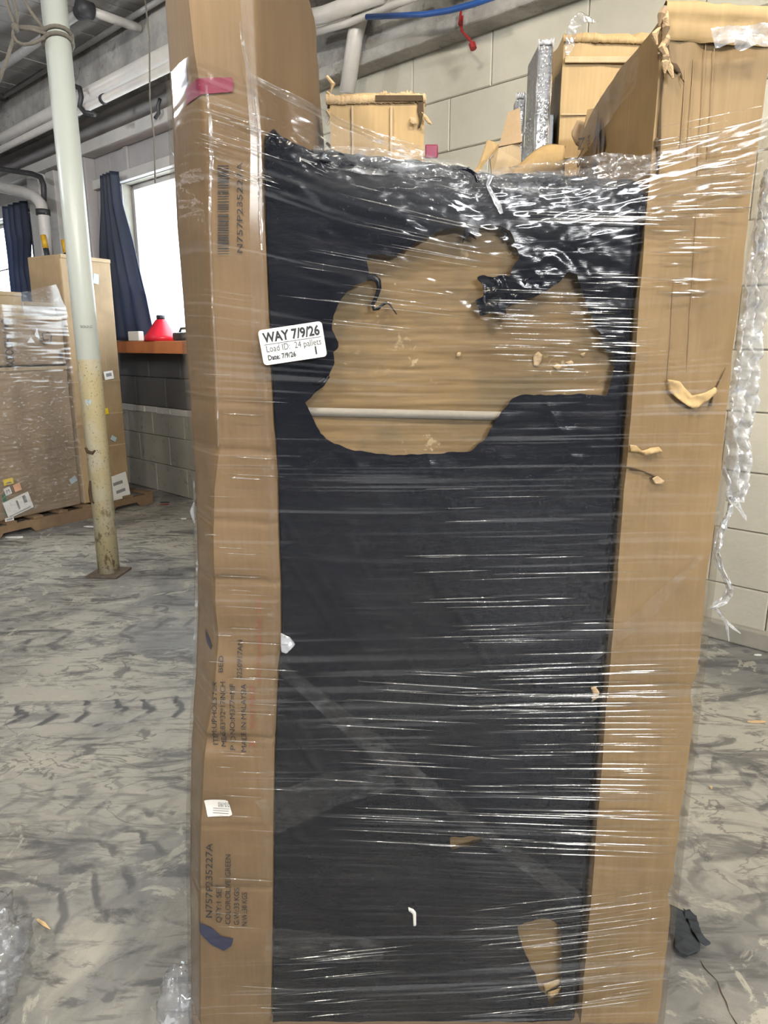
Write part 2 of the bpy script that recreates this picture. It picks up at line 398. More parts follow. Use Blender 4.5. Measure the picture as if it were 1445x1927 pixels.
def track(c, p0, p1, w, pitch, chev, amt, curv=0.0):
    p0 = np.array(p0); p1 = np.array(p1); d = p1 - p0; ang = math.atan2(d[1], d[0]); L = float(np.hypot(*d))
    mp = t.n('ShaderNodeMapping', {'Vector': v, 'Location': (*p0, 0), 'Rotation': (0, 0, ang)}, vector_type='TEXTURE').outputs[0]
    sx = t.n('ShaderNodeSeparateXYZ', {0: mp}); x, y = sx.outputs[0], sx.outputs[1]
    y = t.math('ADD', y, t.math('MULTIPLY', t.math('MULTIPLY', x, x), curv))
    y = t.math('ADD', y, nzy); x = t.math('ADD', x, nzy)
    ay = t.math('ABSOLUTE', y)
    inside = t.math('MULTIPLY', t.ramp(ay, w * .46, w * .54, 1, 0), t.math('MULTIPLY', t.ramp(x, -.1, .1), t.ramp(x, L - .1, L + .1, 1, 0)))
    bar = t.math('FRACT', t.math('ADD', t.math('DIVIDE', x, pitch), t.math('MULTIPLY', ay, chev / w)))
    bar = t.math('MULTIPLY', t.ramp(bar, .0, .12), t.ramp(bar, .22, .42, 1, 0))
    ctr = t.ramp(ay, w * .03, w * .07, 1, 0)
    edge = t.math('MULTIPLY', t.ramp(ay, w * .40, w * .50), t.ramp(ay, w * .52, w * .66, 1, 0))
    wear = nzw
    c2 = t.mix(t.math('MULTIPLY', inside, t.math('MULTIPLY', .30, amt)), c, (.42, .415, .39))
    dk = t.math('MULTIPLY', t.math('MULTIPLY', t.math('MAXIMUM', bar, t.math('MULTIPLY', ctr, .25)), inside), wear)
    dk = t.math('MAXIMUM', dk, t.math('MULTIPLY', t.math('MULTIPLY', edge, inside), .55))
    return t.mix(t.math('MULTIPLY', dk, amt), c2, (.085, .087, .095))
def fl2(x, y): return FL(x, y)[:2]
c = track(c, fl2(-160, 1362), fl2(420, 1322), .20, .135, .9, .95, .02)
c = track(c, fl2(-120, 1240), fl2(420, 1170), .26, .17, -.8, .7)
c = track(c, fl2(-90, 1500), fl2(340, 1500), .17, .11, .6, .45)
c = track(c, fl2(-120, 1800), fl2(330, 1560), .30, .10, 1.2, .75)
c = track(c, fl2(1230, 1390), fl2(1640, 1610), .20, .12, .7, .8)
c = track(c, fl2(1230, 1560), fl2(1640, 1800), .26, .15, -.9, .55)
rgh = t.ramp(b, .3, .7, .33, .6)
M['floor'] = t.set(Base_Color=c, Roughness=rgh, Specular_IOR_Level=.5, Normal=t.bump(t.math('ADD', t.noise(v, 24, 6, .7), t.math('MULTIPLY', b, .8)), .28, .012))

# black wrap plastic
t = NT('black_wrap_plastic'); v = t.coord()
n1 = t.noise(t.mapping(v, rot=(0, R(28), 0), scale=(14, 14, 70)), 1, 4, .6, .5); n2 = t.noise(t.mapping(v, scale=(3, 3, 60)), 1.5, 3)
c = t.mix(t.noise(v, 3, 4), (.0038, .0047, .009), (.008, .0098, .017))
c = t.mix(t.math('MULTIPLY', t.ramp(n2, .56, .72), .25), c, (.03, .03, .036))
M['black'] = t.set(Base_Color=c, Roughness=t.ramp(t.noise(v, 9, 4), .3, .7, .13, .26), Specular_IOR_Level=.22,
                   Normal=t.bump(t.math('ADD', n1, t.math('MULTIPLY', n2, .5)), .16, .004))

def film(name, milk, gloss, rough=.09, tint=(.955, .945, .93), attr=None, streak=.2, fine=.0, sc=(25, 25, 60)):
    """thin clear film: mostly see-through, a little milky, glossy; the fine streaks come from the mesh attribute or one noise"""
    t = NT(name)
    if attr: sm = t.n('ShaderNodeAttribute', attribute_name=attr).outputs['Fac']
    else: sm = t.ramp(t.noise(t.mapping(t.coord(), scale=sc), 1, 1), .56, .72)
    tr = t.n('ShaderNodeBsdfTransparent', {0: tint})
    df = t.n('ShaderNodeBsdfDiffuse', {0: (.80, .84, .92, 1)})
    m1 = t.n('ShaderNodeMixShader', {0: t.math('MULTIPLY_ADD', sm, streak, milk), 1: tr, 2: df})
    gl = t.n('ShaderNodeBsdfGlossy', {0: (1, 1, 1, 1), 'Roughness': rough})
    fa = t.n('ShaderNodeLayerWeight', {'Blend': .5}).outputs['Facing']
    fr = t.math('MULTIPLY_ADD', t.math('POWER', fa, 4.0), .6, .04)
    g = t.math('MULTIPLY', fr, gloss, clamp=True)
    m2 = t.n('ShaderNodeMixShader', {0: g, 1: m1, 2: gl})
    t.t.links.new(m2.outputs[0], t.o.inputs[0]); t.t.nodes.remove(t.b)
    return t.m
M['film'] = film('stretch_film', .003, .85, .10, attr='milk', streak=.11)
M['film_faint'] = film('faint_film_fold', .008, .6, .2, (.98, .975, .97), None, .035)
M['film_bunch'] = film('gathered_stretch_film', .06, 2.2, .12, (.95, .95, .95), None, .30)
M['film_far'] = film('far_stretch_film', .05, 2.0, .18, (.95, .94, .93), None, .2)
M['film_wad'] = film('crumpled_film_wad', .10, 1.6, .12, (.93, .93, .94), None, .25, sc=(40, 40, 40))
M['film_grey'] = film('trailing_stretch_film', .34, 3.6, .12, (.93, .93, .96), None, .4)
M['film_strand'] = film('tight_film_strand', .04, 4.0, .13, (.97, .97, .97), None, .10)

t = NT('window_glass')
tr = t.n('ShaderNodeBsdfTransparent', {0: (.93, .96, .97, 1)}); gl = t.n('ShaderNodeBsdfGlossy', {0: (1, 1, 1, 1), 'Roughness': .05})
m1 = t.n('ShaderNodeMixShader', {0: .06, 1: tr, 2: gl})
t.t.links.new(m1.outputs[0], t.o.inputs[0]); t.t.nodes.remove(t.b); M['glass'] = t.m

t = NT('bubble_wrapped_panel'); v = t.coord()
bub = t.n('ShaderNodeTexVoronoi', {'Vector': v, 'Scale': 120.0}).outputs[0]
c = t.mix(t.noise(t.mapping(v, scale=(30, 30, 3)), 1, 3), (.10, .105, .115), (.24, .245, .26))
M['bubble'] = t.set(Base_Color=c, Roughness=.16, Specular_IOR_Level=.8, Normal=t.bump(t.math('ADD', t.ramp(bub, .1, .5, 1, 0), t.noise(v, 30, 3)), .28, .004))

# ------------------------------------------------------------------ the setting
SMIN, SMAX, OMAX, ZC = -6.0, 15.0, 14.0, 4.27
def struct(mb, name, mat, **k):
    return tag(mb.build(name, mat, **k), kind='structure')
fl = obj('floor', [W(SMIN, OMAX, 0), W(SMAX, OMAX, 0), W(SMAX, -.4, 0), W(SMIN, -.4, 0), W(SMIN, OMAX, -.2), W(SMAX, OMAX, -.2), W(SMAX, -.4, -.2), W(SMIN, -.4, -.2)],
         [(0, 1, 2, 3), (7, 6, 5, 4), (0, 4, 5, 1), (1, 5, 6, 2), (2, 6, 7, 3), (3, 7, 4, 0)], M['floor'], origin=(0, 0, 0))
tag(fl, kind='structure')
# window wall: core with two openings
WIN = [(-4.6, -2.05, 1.70, 3.14), (.30, 2.9, 1.62, 3.14)]
mb = MB()
def wseg(s0, s1, z0, z1): mb.obox(W, (s0, -.30, z0), (s1, -.012, z1))
edges = [SMIN, -4.6, -2.05, .30, 2.9, SMAX]
wseg(SMIN, SMAX, 0, 1.62); wseg(SMIN, SMAX, 3.14, ZC + .2)
for a, b in ((SMIN, -4.6), (-2.05, .30), (2.9, SMAX)): wseg(a, b, 1.62, 3.14)
wseg(-4.6, -2.05, 1.62, 1.70)
wall = struct(mb, 'wall_back', M['mortar'])
# plaster skin on the upper left half, made of separate boards
def skin(s0, s1, z0, z1, mat='plaster', o0=-.012, o1=.004):
    m = MB().obox(W, (s0, o1, z0), (s1, o0, z1)); return m.build('wall_panel', M[mat], wall, bevel=.002, seg=1)
for a, b in ((-6, -4.6), (-2.05, -1.25), (-1.245, -.45), (-.445, .30)): skin(a, b, 1.62, 3.14)
for a, b in ((-6, -4.2), (-4.195, -2.4), (-2.395, -1.0), (-.995, .1), (.105, .95), (.955, 2.95)): skin(a, b, 3.145, 3.62)
skin(-6, 2.95, 3.62, ZC)
# blocks, one object each
BH = .305; BL = .61
bm_cache = {}
def block_mesh(L, mat):
    k = (round(L, 3), mat)
    if k not in bm_cache:
        g = .0035; h = BH - g; l = L - g
        V = []
        for o, q in ((-.05, 0), (.0, 0), (.008, .006)):
            V += [(g / 2 + q, -o, g / 2 + q), (l + g / 2 - q, -o, g / 2 + q), (l + g / 2 - q, -o, h + g / 2 - q), (g / 2 + q, -o, h + g / 2 - q)]
        Fc = [(8, 9, 10, 11)]
        for r in (0, 4):
            for i in range(4): j = (i + 1) % 4; Fc.append((r + i, r + j, r + j + 4, r + i + 4))
        me = bpy.data.meshes.new('block'); me.from_pydata(V, [], Fc); me.materials.append(M[mat]); bm_cache[k] = me
    return bm_cache[k]
def put_block(s, L, z, mat):
    o = bpy.data.objects.new('block', block_mesh(L, mat)); COL.objects.link(o); o.parent = wall
    o.location = np.array(W(s, 0.0, z)) - wloc(wall); o.rotation_euler = (0, 0, WANG)
for r in range(11):
    z = r * BH
    s = 2.95 + (0 if r % 2 else -.0); first = BL / 2 if r % 2 else BL
    while s < 8.0:
        L = first if s == 2.95 else BL
        put_block(s, L, z, 'block'); s += L
    if r < 5:
        s = -3.4 - (0 if r % 2 else BL / 2)
        while s < 2.94:
            L = min(BL, 2.95 - s)
            if L > .08: put_block(s, L, z, 'block_dark' if z > .85 else 'block_low')
            s += BL
# chipped ledge course between dark and light paint
m = MB(); s = -.4
while s < 2.9:
    L = rng.uniform(.12, .24); m2 = MB().obox(W, (s, .012 + rng.uniform(0, .012), .842 + rng.uniform(0, .012)), (s + L - .006, 0, .915 - rng.uniform(0, .012)))
    m2.build('brick', M['trim_white'], wall, bevel=.004, seg=1); s += L
struct(MB().obox(W, (2.95, .05, 0), (SMAX, .0, .10)), 'baseboard_back', M['mortar'], bevel=.01)
# beams and ledges along the wall
struct(MB().obox(W, (-6, .34, 3.86), (2.6, 0.0, ZC)), 'trim_1', M['concrete'], bevel=.015)
struct(MB().obox(W, (-6, .16, 3.46), (2.9, 0, 3.57)), 'trim_2', M['trim_white'], bevel=.008)
b3 = MB().obox(W, (2.6, .16, 3.34), (SMAX, 0, 3.42)).obox(W, (2.6, .13, 3.42), (SMAX, 0, 3.80)).obox(W, (2.6, .30, 3.80), (SMAX, 0, ZC))
struct(b3, 'trim_3', M['concrete'], bevel=.012)
struct(MB().obox(W, (-6, .05, 3.15), (-2.2, 0, 3.30)), 'trim_4', M['trim_white'], bevel=.006)
struct(MB().obox(W, (-.6, .05, 3.145), (2.9, 0, 3.235)), 'trim_5', M['trim_white'], bevel=.006)
struct(MB().obox(W, (-1.62, .16, 1.2), (-1.30, 0, 3.46)).obox(W, (-1.24, .10, 1.2), (-1.02, 0, 3.46)), 'trim_6', M['trim_white'], bevel=.01)
struct(MB().obox(W, (-.46, .12, 1.2), (-.22, 0, 3.46)).obox(W, (.42, .03, 3.235), (.50, 0, 3.46)), 'trim_7', M['plaster'], bevel=.01)
# windows
for k, (a, b, z0, z1) in enumerate(WIN):
    m = MB()
    m.obox(W, (a, -.10, z0), (a + .05, -.18, z1)).obox(W, (b - .05, -.10, z0), (b, -.18, z1)).obox(W, (a, -.10, z1 - .05), (b, -.18, z1)).obox(W, (a, -.10, z0), (b, -.18, z0 + .05))
    w = struct(m, 'window_%d' % (k + 1), M['trim_white'], bevel=.004)
    n = 2
    for i in range(n):
        u0 = a + .05 + (b - a - .1) * i / n; u1 = a + .05 + (b - a - .1) * (i + 1) / n
        MB().obox(W, (u0, -.145, z0 + .05), (u1, -.149, z1 - .05)).build('pane', M['glass'], w)
# ceiling with planks
ce = struct(MB().obox(W, (SMIN, OMAX, ZC + .03), (SMAX, -.3, ZC + .2)), 'ceiling', M['hall'])
pl = MB().box((0, 0, 0), (.132, 5.6, .028)); pl_me = None
for i in range(62):
    s = -5.9 + i * .14
    if pl_me is None:
        o = pl.build('plank', M['ceil_plank'], ce); pl_me = o.data
    else:
        o = bpy.data.objects.new('plank', pl_me); COL.objects.link(o); o.parent = ce
    o.location = np.array(W(s, 5.95, ZC + rng.uniform(-.004, .004))) - wloc(ce); o.rotation_euler = (0, 0, WANG)
    if i == 0:
        V = np.zeros(len(pl_me.vertices) * 3); pl_me.vertices.foreach_get('co', V); V = V.reshape(-1, 3) + wloc(ce); pl_me.vertices.foreach_set('co', V.ravel())
# rest of the hall
mb = MB().obox(W, (SMAX, OMAX, 0), (SMAX + .2, 9.9, ZC)).obox(W, (SMAX, 5.5, 0), (SMAX + .2, -.3, ZC)).obox(W, (SMAX, 9.9, 0), (SMAX + .2, 5.5, 3.3)).obox(W, (SMAX, 9.9, 4.15), (SMAX + .2, 5.5, ZC))
struct(mb, 'wall_right', M['hall'])
struct(MB().obox(W, (SMIN - .2, OMAX, 0), (SMIN, -.3, ZC)), 'wall_left', M['hall'])
struct(MB().obox(W, (SMIN, OMAX + .2, 0), (SMAX, OMAX, ZC)), 'wall_front', M['hall'])
# floor crack
cr = [FL(x, y, .0015) for x, y in ((1318, 1808), (1326, 1822), (1336, 1832), (1350, 1846), (1357, 1868), (1366, 1885), (1372, 1904), (1385, 1925), (1395, 1940))]
V = []; 
for i, p in enumerate(cr):
    d = .0006 + .0011 * abs(math.sin(i * 2.1)); V += [p + (-d, 0, 0), p + (d, 0, 0)]
obj('crack', V, [(2 * i, 2 * i + 1, 2 * i + 3, 2 * i + 2) for i in range(len(cr) - 1)], M['card_dark'], fl)

# ------------------------------------------------------------------ wall fittings, background left
def pipe(name, pts, r, mat, label, cat='pipe', group=None, extra=None):
    th = thing(name, pts[0], label, cat, group)
    MB().tube(pts, r, 12).build('pipe_run', M[mat], th, smooth=True)
    for (p, d, rr, h) in (extra or []):
        p = np.array(p); d = np.array(d, float); d /= np.linalg.norm(d)
        MB().tube([p - d * h / 2, p + d * h / 2], rr, 12).build('pipe_clamp', M['dark_steel'], th, smooth=True)
    return th
Tv = np.array([WT[0], WT[1], 0]); Nv = np.array([WN[0], WN[1], 0])
pipe('wall_pipe', [W(-6, .42, 3.80), W(2.7, .42, 3.80)], .055, 'white_pipe', 'thick pale pipe running just under the upper left concrete beam', extra=[(W(.2, .42, 3.80), Tv, .066, .05), (W(-1.6, .42, 3.80), Tv, .066, .05)])
pipe('wall_pipe', [W(-6, .48, 3.66), W(2.7, .48, 3.66)], .034, 'white_pipe', 'thinner pale pipe below the thick pipe at upper left', extra=[(W(.45, .48, 3.66), Tv, .045, .07), (W(1.0, .48, 3.66), Tv, .042, .04)])
pipe('conduit', [W(-1.5, .40, 4.20), W(2.6, .40, 4.20)], .022, 'steel', 'thin conduit along the top edge of the left concrete beam', 'conduit', extra=[(W(-1.4, .4, 4.2), Tv, .04, .06)])
jx = FL(160, 17, 4.12)
js = float((jx[:2] - WA) @ WT); jo = float((WA @ WN) - jx[:2] @ WN)
pipe('sprinkler_pipe', [W(js - 5, jo, 4.12), W(js, jo, 4.12)], .035, 'steel', 'ceiling pipe running from the junction toward the left frame edge', extra=[(W(js - .05, jo, 4.12), Tv, .055, .10), (W(js - .6, jo, 4.12), Tv, .046, .05)])
pipe('sprinkler_pipe', [W(js, jo, 4.12), W(js, .36, 4.12)], .035, 'white_pipe', 'ceiling pipe running from the junction to behind the tall carton', extra=[(W(js, jo, 4.12), Nv, .06, .12)])
pipe('hanger_rod', [W(js - .12, jo, 4.27), W(js - .12, jo, 4.08)], .014, 'dark_steel', 'dark hanger holding the ceiling pipe junction', 'hanger')
hk = [PW(142, 163, .55), PW(150, 166, .55), PW(153, 182, .55), PW(150, 200, .55), PW(160, 212, .55), PW(178, 215, .55)]
pipe('pipe_bracket', hk, .022, 'dark_steel', 'dark curved bracket hooked over the left wall pipes', 'bracket')
pipe('hanging_cord', [PW(272, -10, .8), PW(281, 70, .8), PW(282, 190, .8), PW(290, 260, .8), PW(292, 345, .8)], .006, 'rope', 'thin cord hanging in front of the left window wall', 'cord')
pipe('wall_hook', [PW(301, 186, .2), PW(297, 200, .2), PW(299, 212, .2), PW(292, 222, .2)], .016, 'dark_steel', 'small dark hook hanging on the wall under the left pipes', 'hook')
pipe('drain_pipe', [PW(-60, 308, .35), PW(0, 318, .35), PW(60, 327, .35), PW(76, 333, .35), PW(82, 348, .35), PW(83, 392, .35)], .028, 'dark_steel', 'dark bent conduit above the far left window', 'pipe')
pipe('elbow_pipe', [PW(-70, 336, .42), PW(0, 352, .42), PW(48, 363, .42), PW(66, 371, .42), PW(77, 384, .42), PW(82, 402, .42), PW(92, 520, .42)], .060, 'white_pipe', 'thick grey pipe bending down beside the far left curtain', 'pipe', extra=[(PW(81, 400, .42), (0, 0, 1), .072, .06)])
pipe('wall_bracket', [PW(68, 318, .1), PW(68, 362, .1)], .055, 'black_paint', 'dark box fixed behind the bent conduit at far left', 'box')
# right wall fittings
gp = thing('vertical_pipe', PW(655, 165, .22), 'grey vertical pipe with a flange in front of the right concrete beam', 'pipe')
MB().tube([PW(653, 175, .22), PW(668, 70, .22), PW(684, 4, .22)], .052, 16).build('pipe_run', M['white_pipe'], gp, smooth=True)
MB().tube([PW(684, 6, .22), PW(687, -8, .22)], .075, 16).build('flange', M['white_pipe'], gp, smooth=True)
pipe('water_pipe', [PW(560, 70, .30), PW(650, 45, .30), PW(745, 8, .30), PW(800, -14, .30)], .022, 'white_pipe', 'thin white pipe sloping behind the grey vertical pipe')
pipe('water_pipe', [PW(560, 38, .34), PW(610, 28, .34), PW(720, -12, .34)], .05, 'white_pipe', 'fat pale pipe at the top edge beside the tallest carton')
pipe('blue_pipe', [PW(690, 32, .33), PW(800, 27, .33), PW(845, 20, .33), PW(890, 8, .33), PW(940, -10, .33)], .016, 'blue_pipe', 'blue pipe along the right concrete beam')
tag(MB().obox(W, (PWs := float((PW(835, 15, .36)[:2] - WA) @ WT), .42, 3.50), (PWs + .34, .36, 3.66)).build('junction_box', M['dark_steel'], None, bevel=.008), 'dark metal box on the blue pipe under the beam', 'box')
pipe('red_wire', [PW(868, 18, .2), PW(864, 45, .2), PW(872, 62, .2), PW(884, 74, .2), PW(890, 88, .2), PW(884, 76, .2), PW(868, 58, .2), PW(870, 30, .2)], .007, 'red_wire', 'thin red wire loop hanging from the right beam', 'wire')
tag(MB().tube([PW(888, 82, .2), PW(891, 92, .2)], .02, 8).build('wire_knot', M['red_wire'], None), 'dark red knot at the end of the red wire', 'wire')

# window sill shelf and things on it
tag(MB().obox(W, (.05, .30, 1.47), (2.9, 0, 1.585)).build('sill_shelf', M['wood_orange'], None, bevel=.006), 'orange wooden sill board under the bright window', 'shelf')
fc = np.array(W(1.14, .16, 1.587))
fu = thing('funnel', fc, 'red plastic funnel upside down on the orange sill', 'funnel')
MB().lathe(fc, [(.165, 0), (.167, .045), (.158, .05), (.055, .19), (.036, .205), (.034, .235)], 32).build('cone', M['red_plastic'], fu, smooth=True)
MB().lathe(fc, [(.040, .20), (.041, .236), (.030, .242)], 20).build('spout_cap', M['dark_plastic'], fu, smooth=True)
tp = np.array(W(1.62, .16, 1.587))
pc = thing('power_tool', tp, 'dark tool lying on the sill right of the red funnel', 'tool')
MB().obox(W, (1.38, .20, 1.587), (1.95, .08, 1.665)).build('tool_body', M['dark_plastic'], pc, bevel=.02)
MB().tube([W(1.42, .14, 1.66), W(1.45, .14, 1.70), W(1.60, .14, 1.70), W(1.66, .14, 1.66)], .012, 8).build('handle', M['dark_steel'], pc, smooth=True)
tag(MB().obox(W, (.72, .292, 1.587), (.93, .235, 1.68)).build('paper_box', M['white_paper'], None, bevel=.008), 'small white box behind the red funnel against the curtain', 'box')
# curtains
def curtain(rows, label, seedn, n=46):
    zs = np.array([r[0] for r in rows][::-1]); A0 = np.array([r[1] for r in rows][::-1]); A1 = np.array([r[2] for r in rows][::-1])
    z = np.linspace(zs[0], zs[-1], 40); a0 = np.interp(z, zs, A0); a1 = np.interp(z, zs, A1)
    u = np.linspace(0, 1, n); U, Z = np.meshgrid(u, z); S = a0[:, None] + (a1 - a0)[:, None] * U
    off = .16 + .035 * np.sin(U * 24 + .8 * np.sin(Z * 2 + seedn)) + .02 * vn(U * 6, Z * 2, seedn)
    Pp = WA + WT * S[..., None] - WN * off[..., None]
    V = np.concatenate([Pp, Z[..., None]], -1)
    o = obj('curtain', V, grid_faces(*Z.shape), M['curtain'], None, True)
    solid(o, .006); return tag(o, label, 'curtain', 'navy curtains beside the windows')
curtain([(3.20, .20, .52), (2.9, .16, .56), (2.35, .05, .74), (2.0, .0, .86), (1.60, .02, .93)], 'navy curtain hanging beside the bright window by the red funnel', 3)
curtain([(3.22, -2.34, -1.72), (2.8, -2.36, -1.70), (2.45, -2.40, -1.85), (2.30, -2.42, -1.78), (1.75, -2.5, -1.70)], 'navy curtain gathered beside the far left window', 9)
pipe('window_wire', [PW(-40, 520, .1), PW(38, 501, .1)], .008, 'dark_steel', 'thin dark wire across the far left window', 'wire')
# striped pole behind the stack
def spole(p0, p1, n, r, label):
    p0 = np.array(p0); p1 = np.array(p1); th = thing('striped_pole', p1, label, 'pole')
    for i in range(n):
        MB().tube([p0 + (p1 - p0) * i / n, p0 + (p1 - p0) * (i + 1) / n], r, 10).build('stripe', M['yellow_paint' if i % 2 == 0 else 'black_paint'], th, smooth=True)
spole(PW(81, 443, .5), PW(122, 640, .5), 8, .028, 'yellow and black striped pole behind the stack of cartons')
spole(PW(119, 452, .3), PW(150, 600, .3), 6, .026, 'striped pole half hidden by the white column')

# column
cb = np.array([-1.915, 4.62, 0.0])
co = thing('column', cb, 'white steel pipe column with yellowed chipped base', 'column')
MB().lathe(cb, [(.072, 0.014), (.072, ZC)], 40).build('shaft', M['column'], co, smooth=True)
mp = MB(); a = R(38); hx = .125
cs = [(cb[0] + hx * math.cos(a + k * math.pi / 2) * 1.25, cb[1] + hx * math.sin(a + k * math.pi / 2) * 1.25) for k in range(4)]
mp.hexa([(x, y, .0005) for x, y in cs] + [(x, y, .016) for x, y in cs])  .build('base_plate', M['rust'], co, bevel=.002)
def colpt(px, py, rr=.074):
    p = P(px, py, cb[1] - .06); dx = p[0] - cb[0]; dx = max(-rr * .97, min(rr * .97, dx)); return np.array([cb[0] + dx, cb[1] - math.sqrt(rr * rr - dx * dx), p[2]])
for (pts, r) in (([(160, 843), (166, 850), (176, 852), (181, 847)], .012), ([(170, 905), (169, 925), (172, 942), (178, 946)], .012)):
    MB().tube([colpt(x, y, .078) for x, y in pts], [r * .5, r, r, r * .4], 8).build('dent', M['card_dark'], co, smooth=True)
hv = [colpt(x, y, .0732) for x, y in ((161, 752), (165, 751), (168, 755), (171, 751), (174, 753), (172, 760), (166, 763), (162, 759))]
obj('paint_mark', hv, [tuple(range(8))], M['blue_paper'], co)
lettering('stencil', 'BOUND', .022, colpt(153, 617, .0735), (1, .0, 0), (0, 0, 1), M['grey_paper'], co)
ro = thing('rope', P(30, 50, 4.6), 'grey rope knotted round the white column near the ceiling', 'rope')
ring = [(cb[0] + .082 * math.cos(k * math.pi / 10), cb[1] + .082 * math.sin(k * math.pi / 10), 3.27 + .03 * math.sin(k * math.pi / 10 + 2.5)) for k in range(21)]
MB().tube(ring, .011, 8).build('loop', M['rope'], ro, smooth=True)
MB().tube([(p[0], p[1], p[2] + .035) for p in ring], .011, 8).build('loop', M['rope'], ro, smooth=True)
for pts in ([(8, -10), (18, 22), (28, 47)], [(22, -12), (32, 25), (33, 47)], [(38, -12), (60, 25), (82, 54)], [(30, 50), (60, 51), (85, 56)], [(28, 52), (62, 56), (90, 64)], [(25, 68), (32, 79), (45, 84), (62, 82), (84, 70)], [(28, 50), (25, 62), (25, 75)], [(25, 74), (12, 115), (-4, 158)]):
    MB().tube([P(x, y, 4.55) for x, y in pts], .010, 7).build('strand', M['rope'], ro, smooth=True)
MB().tube([P(24, 49, 4.55), P(30, 52, 4.54), P(36, 50, 4.55)], [.012, .028, .012], 8).build('knot', M['rope'], ro, smooth=True)

# ------------------------------------------------------------------ background stack on its pallet
SE = np.array([.5135, .8581]); SN = np.array([.8581, -.5135]); S0 = np.array([-3.17, 5.54])
def K(t, off, z):
    p = S0 + SE * t + SN * off; return (p[0], p[1], z)
def KP(px, py, off=0.0):
    u = (px - 722.5) / F_PX; v = (py - 963.5) / F_PX; r = np.array((u, CT - v * ST, -ST - v * CT))
    q = ((S0 @ SN) + off) / (r[:2] @ SN); p = r * q; return float((p[:2] - S0) @ SE), float(p[2] + EYE)
def pallet(fr, L, D, label, notch=True):
    th = thing('pallet', fr(L / 2, -D / 2, 0), label, 'pallet')
    for o in (-.02, -D / 2, -D + .02):
        m = MB(); prof = [(0, 0), (.16, 0), (.20, .045), (.44, .045), (.48, 0), (L - .48, 0), (L - .44, .045), (L - .20, .045), (L - .16, 0), (L, 0)]
        V = []
        for w in (.02, -.02):
            V += [fr(a, o + w, b + .002) for a, b in prof] + [fr(a, o + w, .105) for a, b in prof]
        n = len(prof); Fc = []
        for i in range(n - 1):
            Fc += [(i, i + 1, n + i + 1, n + i), (2 * n + i + 1, 2 * n + i, 3 * n + i, 3 * n + i + 1), (i + 1, i, 2 * n + i, 2 * n + i + 1), (n + i, n + i + 1, 3 * n + i + 1, 3 * n + i)]
        Fc += [(0, n, 3 * n, 2 * n), (2 * n - 1, n - 1, 3 * n - 1, 4 * n - 1)]
        m.add(V, Fc).build('stringer', M['wood'], th)
    k = 8
    for i in range(k):
        a = i * (L - .09) / (k - 1)
        MB().obox(fr, (a, 0, .105), (a + .09, -D, .127)).build('deck_board', M['wood'], th, bevel=.002, seg=1)
    return th
pallet(lambda t, o, z: K(t - .2, o + .06, z), 1.75, 1.0, 'brown wooden pallet under the stack of cartons by the wall')
def kcarton(name, t0, t1, o0, o1, z0, z1, mat, label, seed=0, bev=.012, tape=None, rim=.03):
    th = thing(name, K((t0 + t1) / 2, (o0 + o1) / 2, z0), label, 'carton')
    MB().obox(K, (t0, o0, z0), (t1, o1, z1)).build('body', M[mat], th, bevel=bev)
    if rim:  # top flap edge
        MB().obox(K, (t0 + .005, o0 + .004, z1 - rim), (t1 - .005, o0 + .010, z1 + .002)).build('flap', M['card_in'], th, bevel=.002, seg=1)
    if tape is not None:
        MB().obox(K, (tape, o0 + .004, z0 + .01), (tape + .06, o0 + .0065, z1 - .01)).build('tape', M['card_light'], th)
    return th
def sticker(th, px, py, w, h, ang, mat, off=.012, bars=None, txt=None, name='sticker', o0=0.0):
    """paper label on the visible stack face, centred on the given point"""
    t0, z0 = KP(px, py, o0); c, s = math.cos(R(ang)), math.sin(R(ang))
    rt = np.array([SE[0] * c, SE[1] * c, s]); up = np.array([-SE[0] * s, -SE[1] * s, c]); o = np.array(K(t0, o0 + off, z0))
    nn = np.array([SN[0], SN[1], 0])
    V = [o + rt * a * w / 2 + up * b * h / 2 + nn * k for k in (0, .002) for a, b in ((-1, -1), (1, -1), (1, 1), (-1, 1))]
    p = obj(name, V, [(4, 5, 6, 7), (0, 1, 5, 4), (1, 2, 6, 5), (2, 3, 7, 6), (3, 0, 4, 7)], M[mat], th)
    for (x0, y0, x1, y1, m) in (bars or []):
        V = [o + rt * a * w / 2 + up * b * h / 2 + nn * .003 for a, b in ((x0, y0), (x1, y0), (x1, y1), (x0, y1))]
        obj('print', V, [(0, 1, 2, 3)], M[m], p)
    if txt: lettering('lettering', txt[0], txt[1], o + nn * .003 - rt * w * .32 - up * txt[1] * .35, rt, up, M['ink'], p, bold=.0)
    return p
low = kcarton('carton', -.75, .795, -.02, -.75, .128, 1.37, 'card_dull', 'large film-wrapped carton at the bottom of the left stack', 1)
upc = kcarton('carton', -.75, .80, -.03, -.72, 1.385, 1.785, 'card_dull', 'carton with white triangle logo on top of the large carton', 2)
tall = kcarton('carton', .815, 1.33, .0, -.45, .128, 2.30, 'card_mid', 'tall narrow carton at the right end of the left stack', 3)
kcarton('carton', .95, 1.43, -.46, -.86, .128, 1.22, 'card_dull', 'low carton tucked behind the tall narrow carton', 4)
kcarton('carton', .05, .50, -.10, -.5, 1.79, 1.97, 'card_light', 'small pale carton lying on the stack under loose film', 5)
kcarton('carton', .505, .80, -.10, -.5, 1.79, 1.90, 'trim_white', 'low whitish carton beside the top of the tall narrow carton', 6)
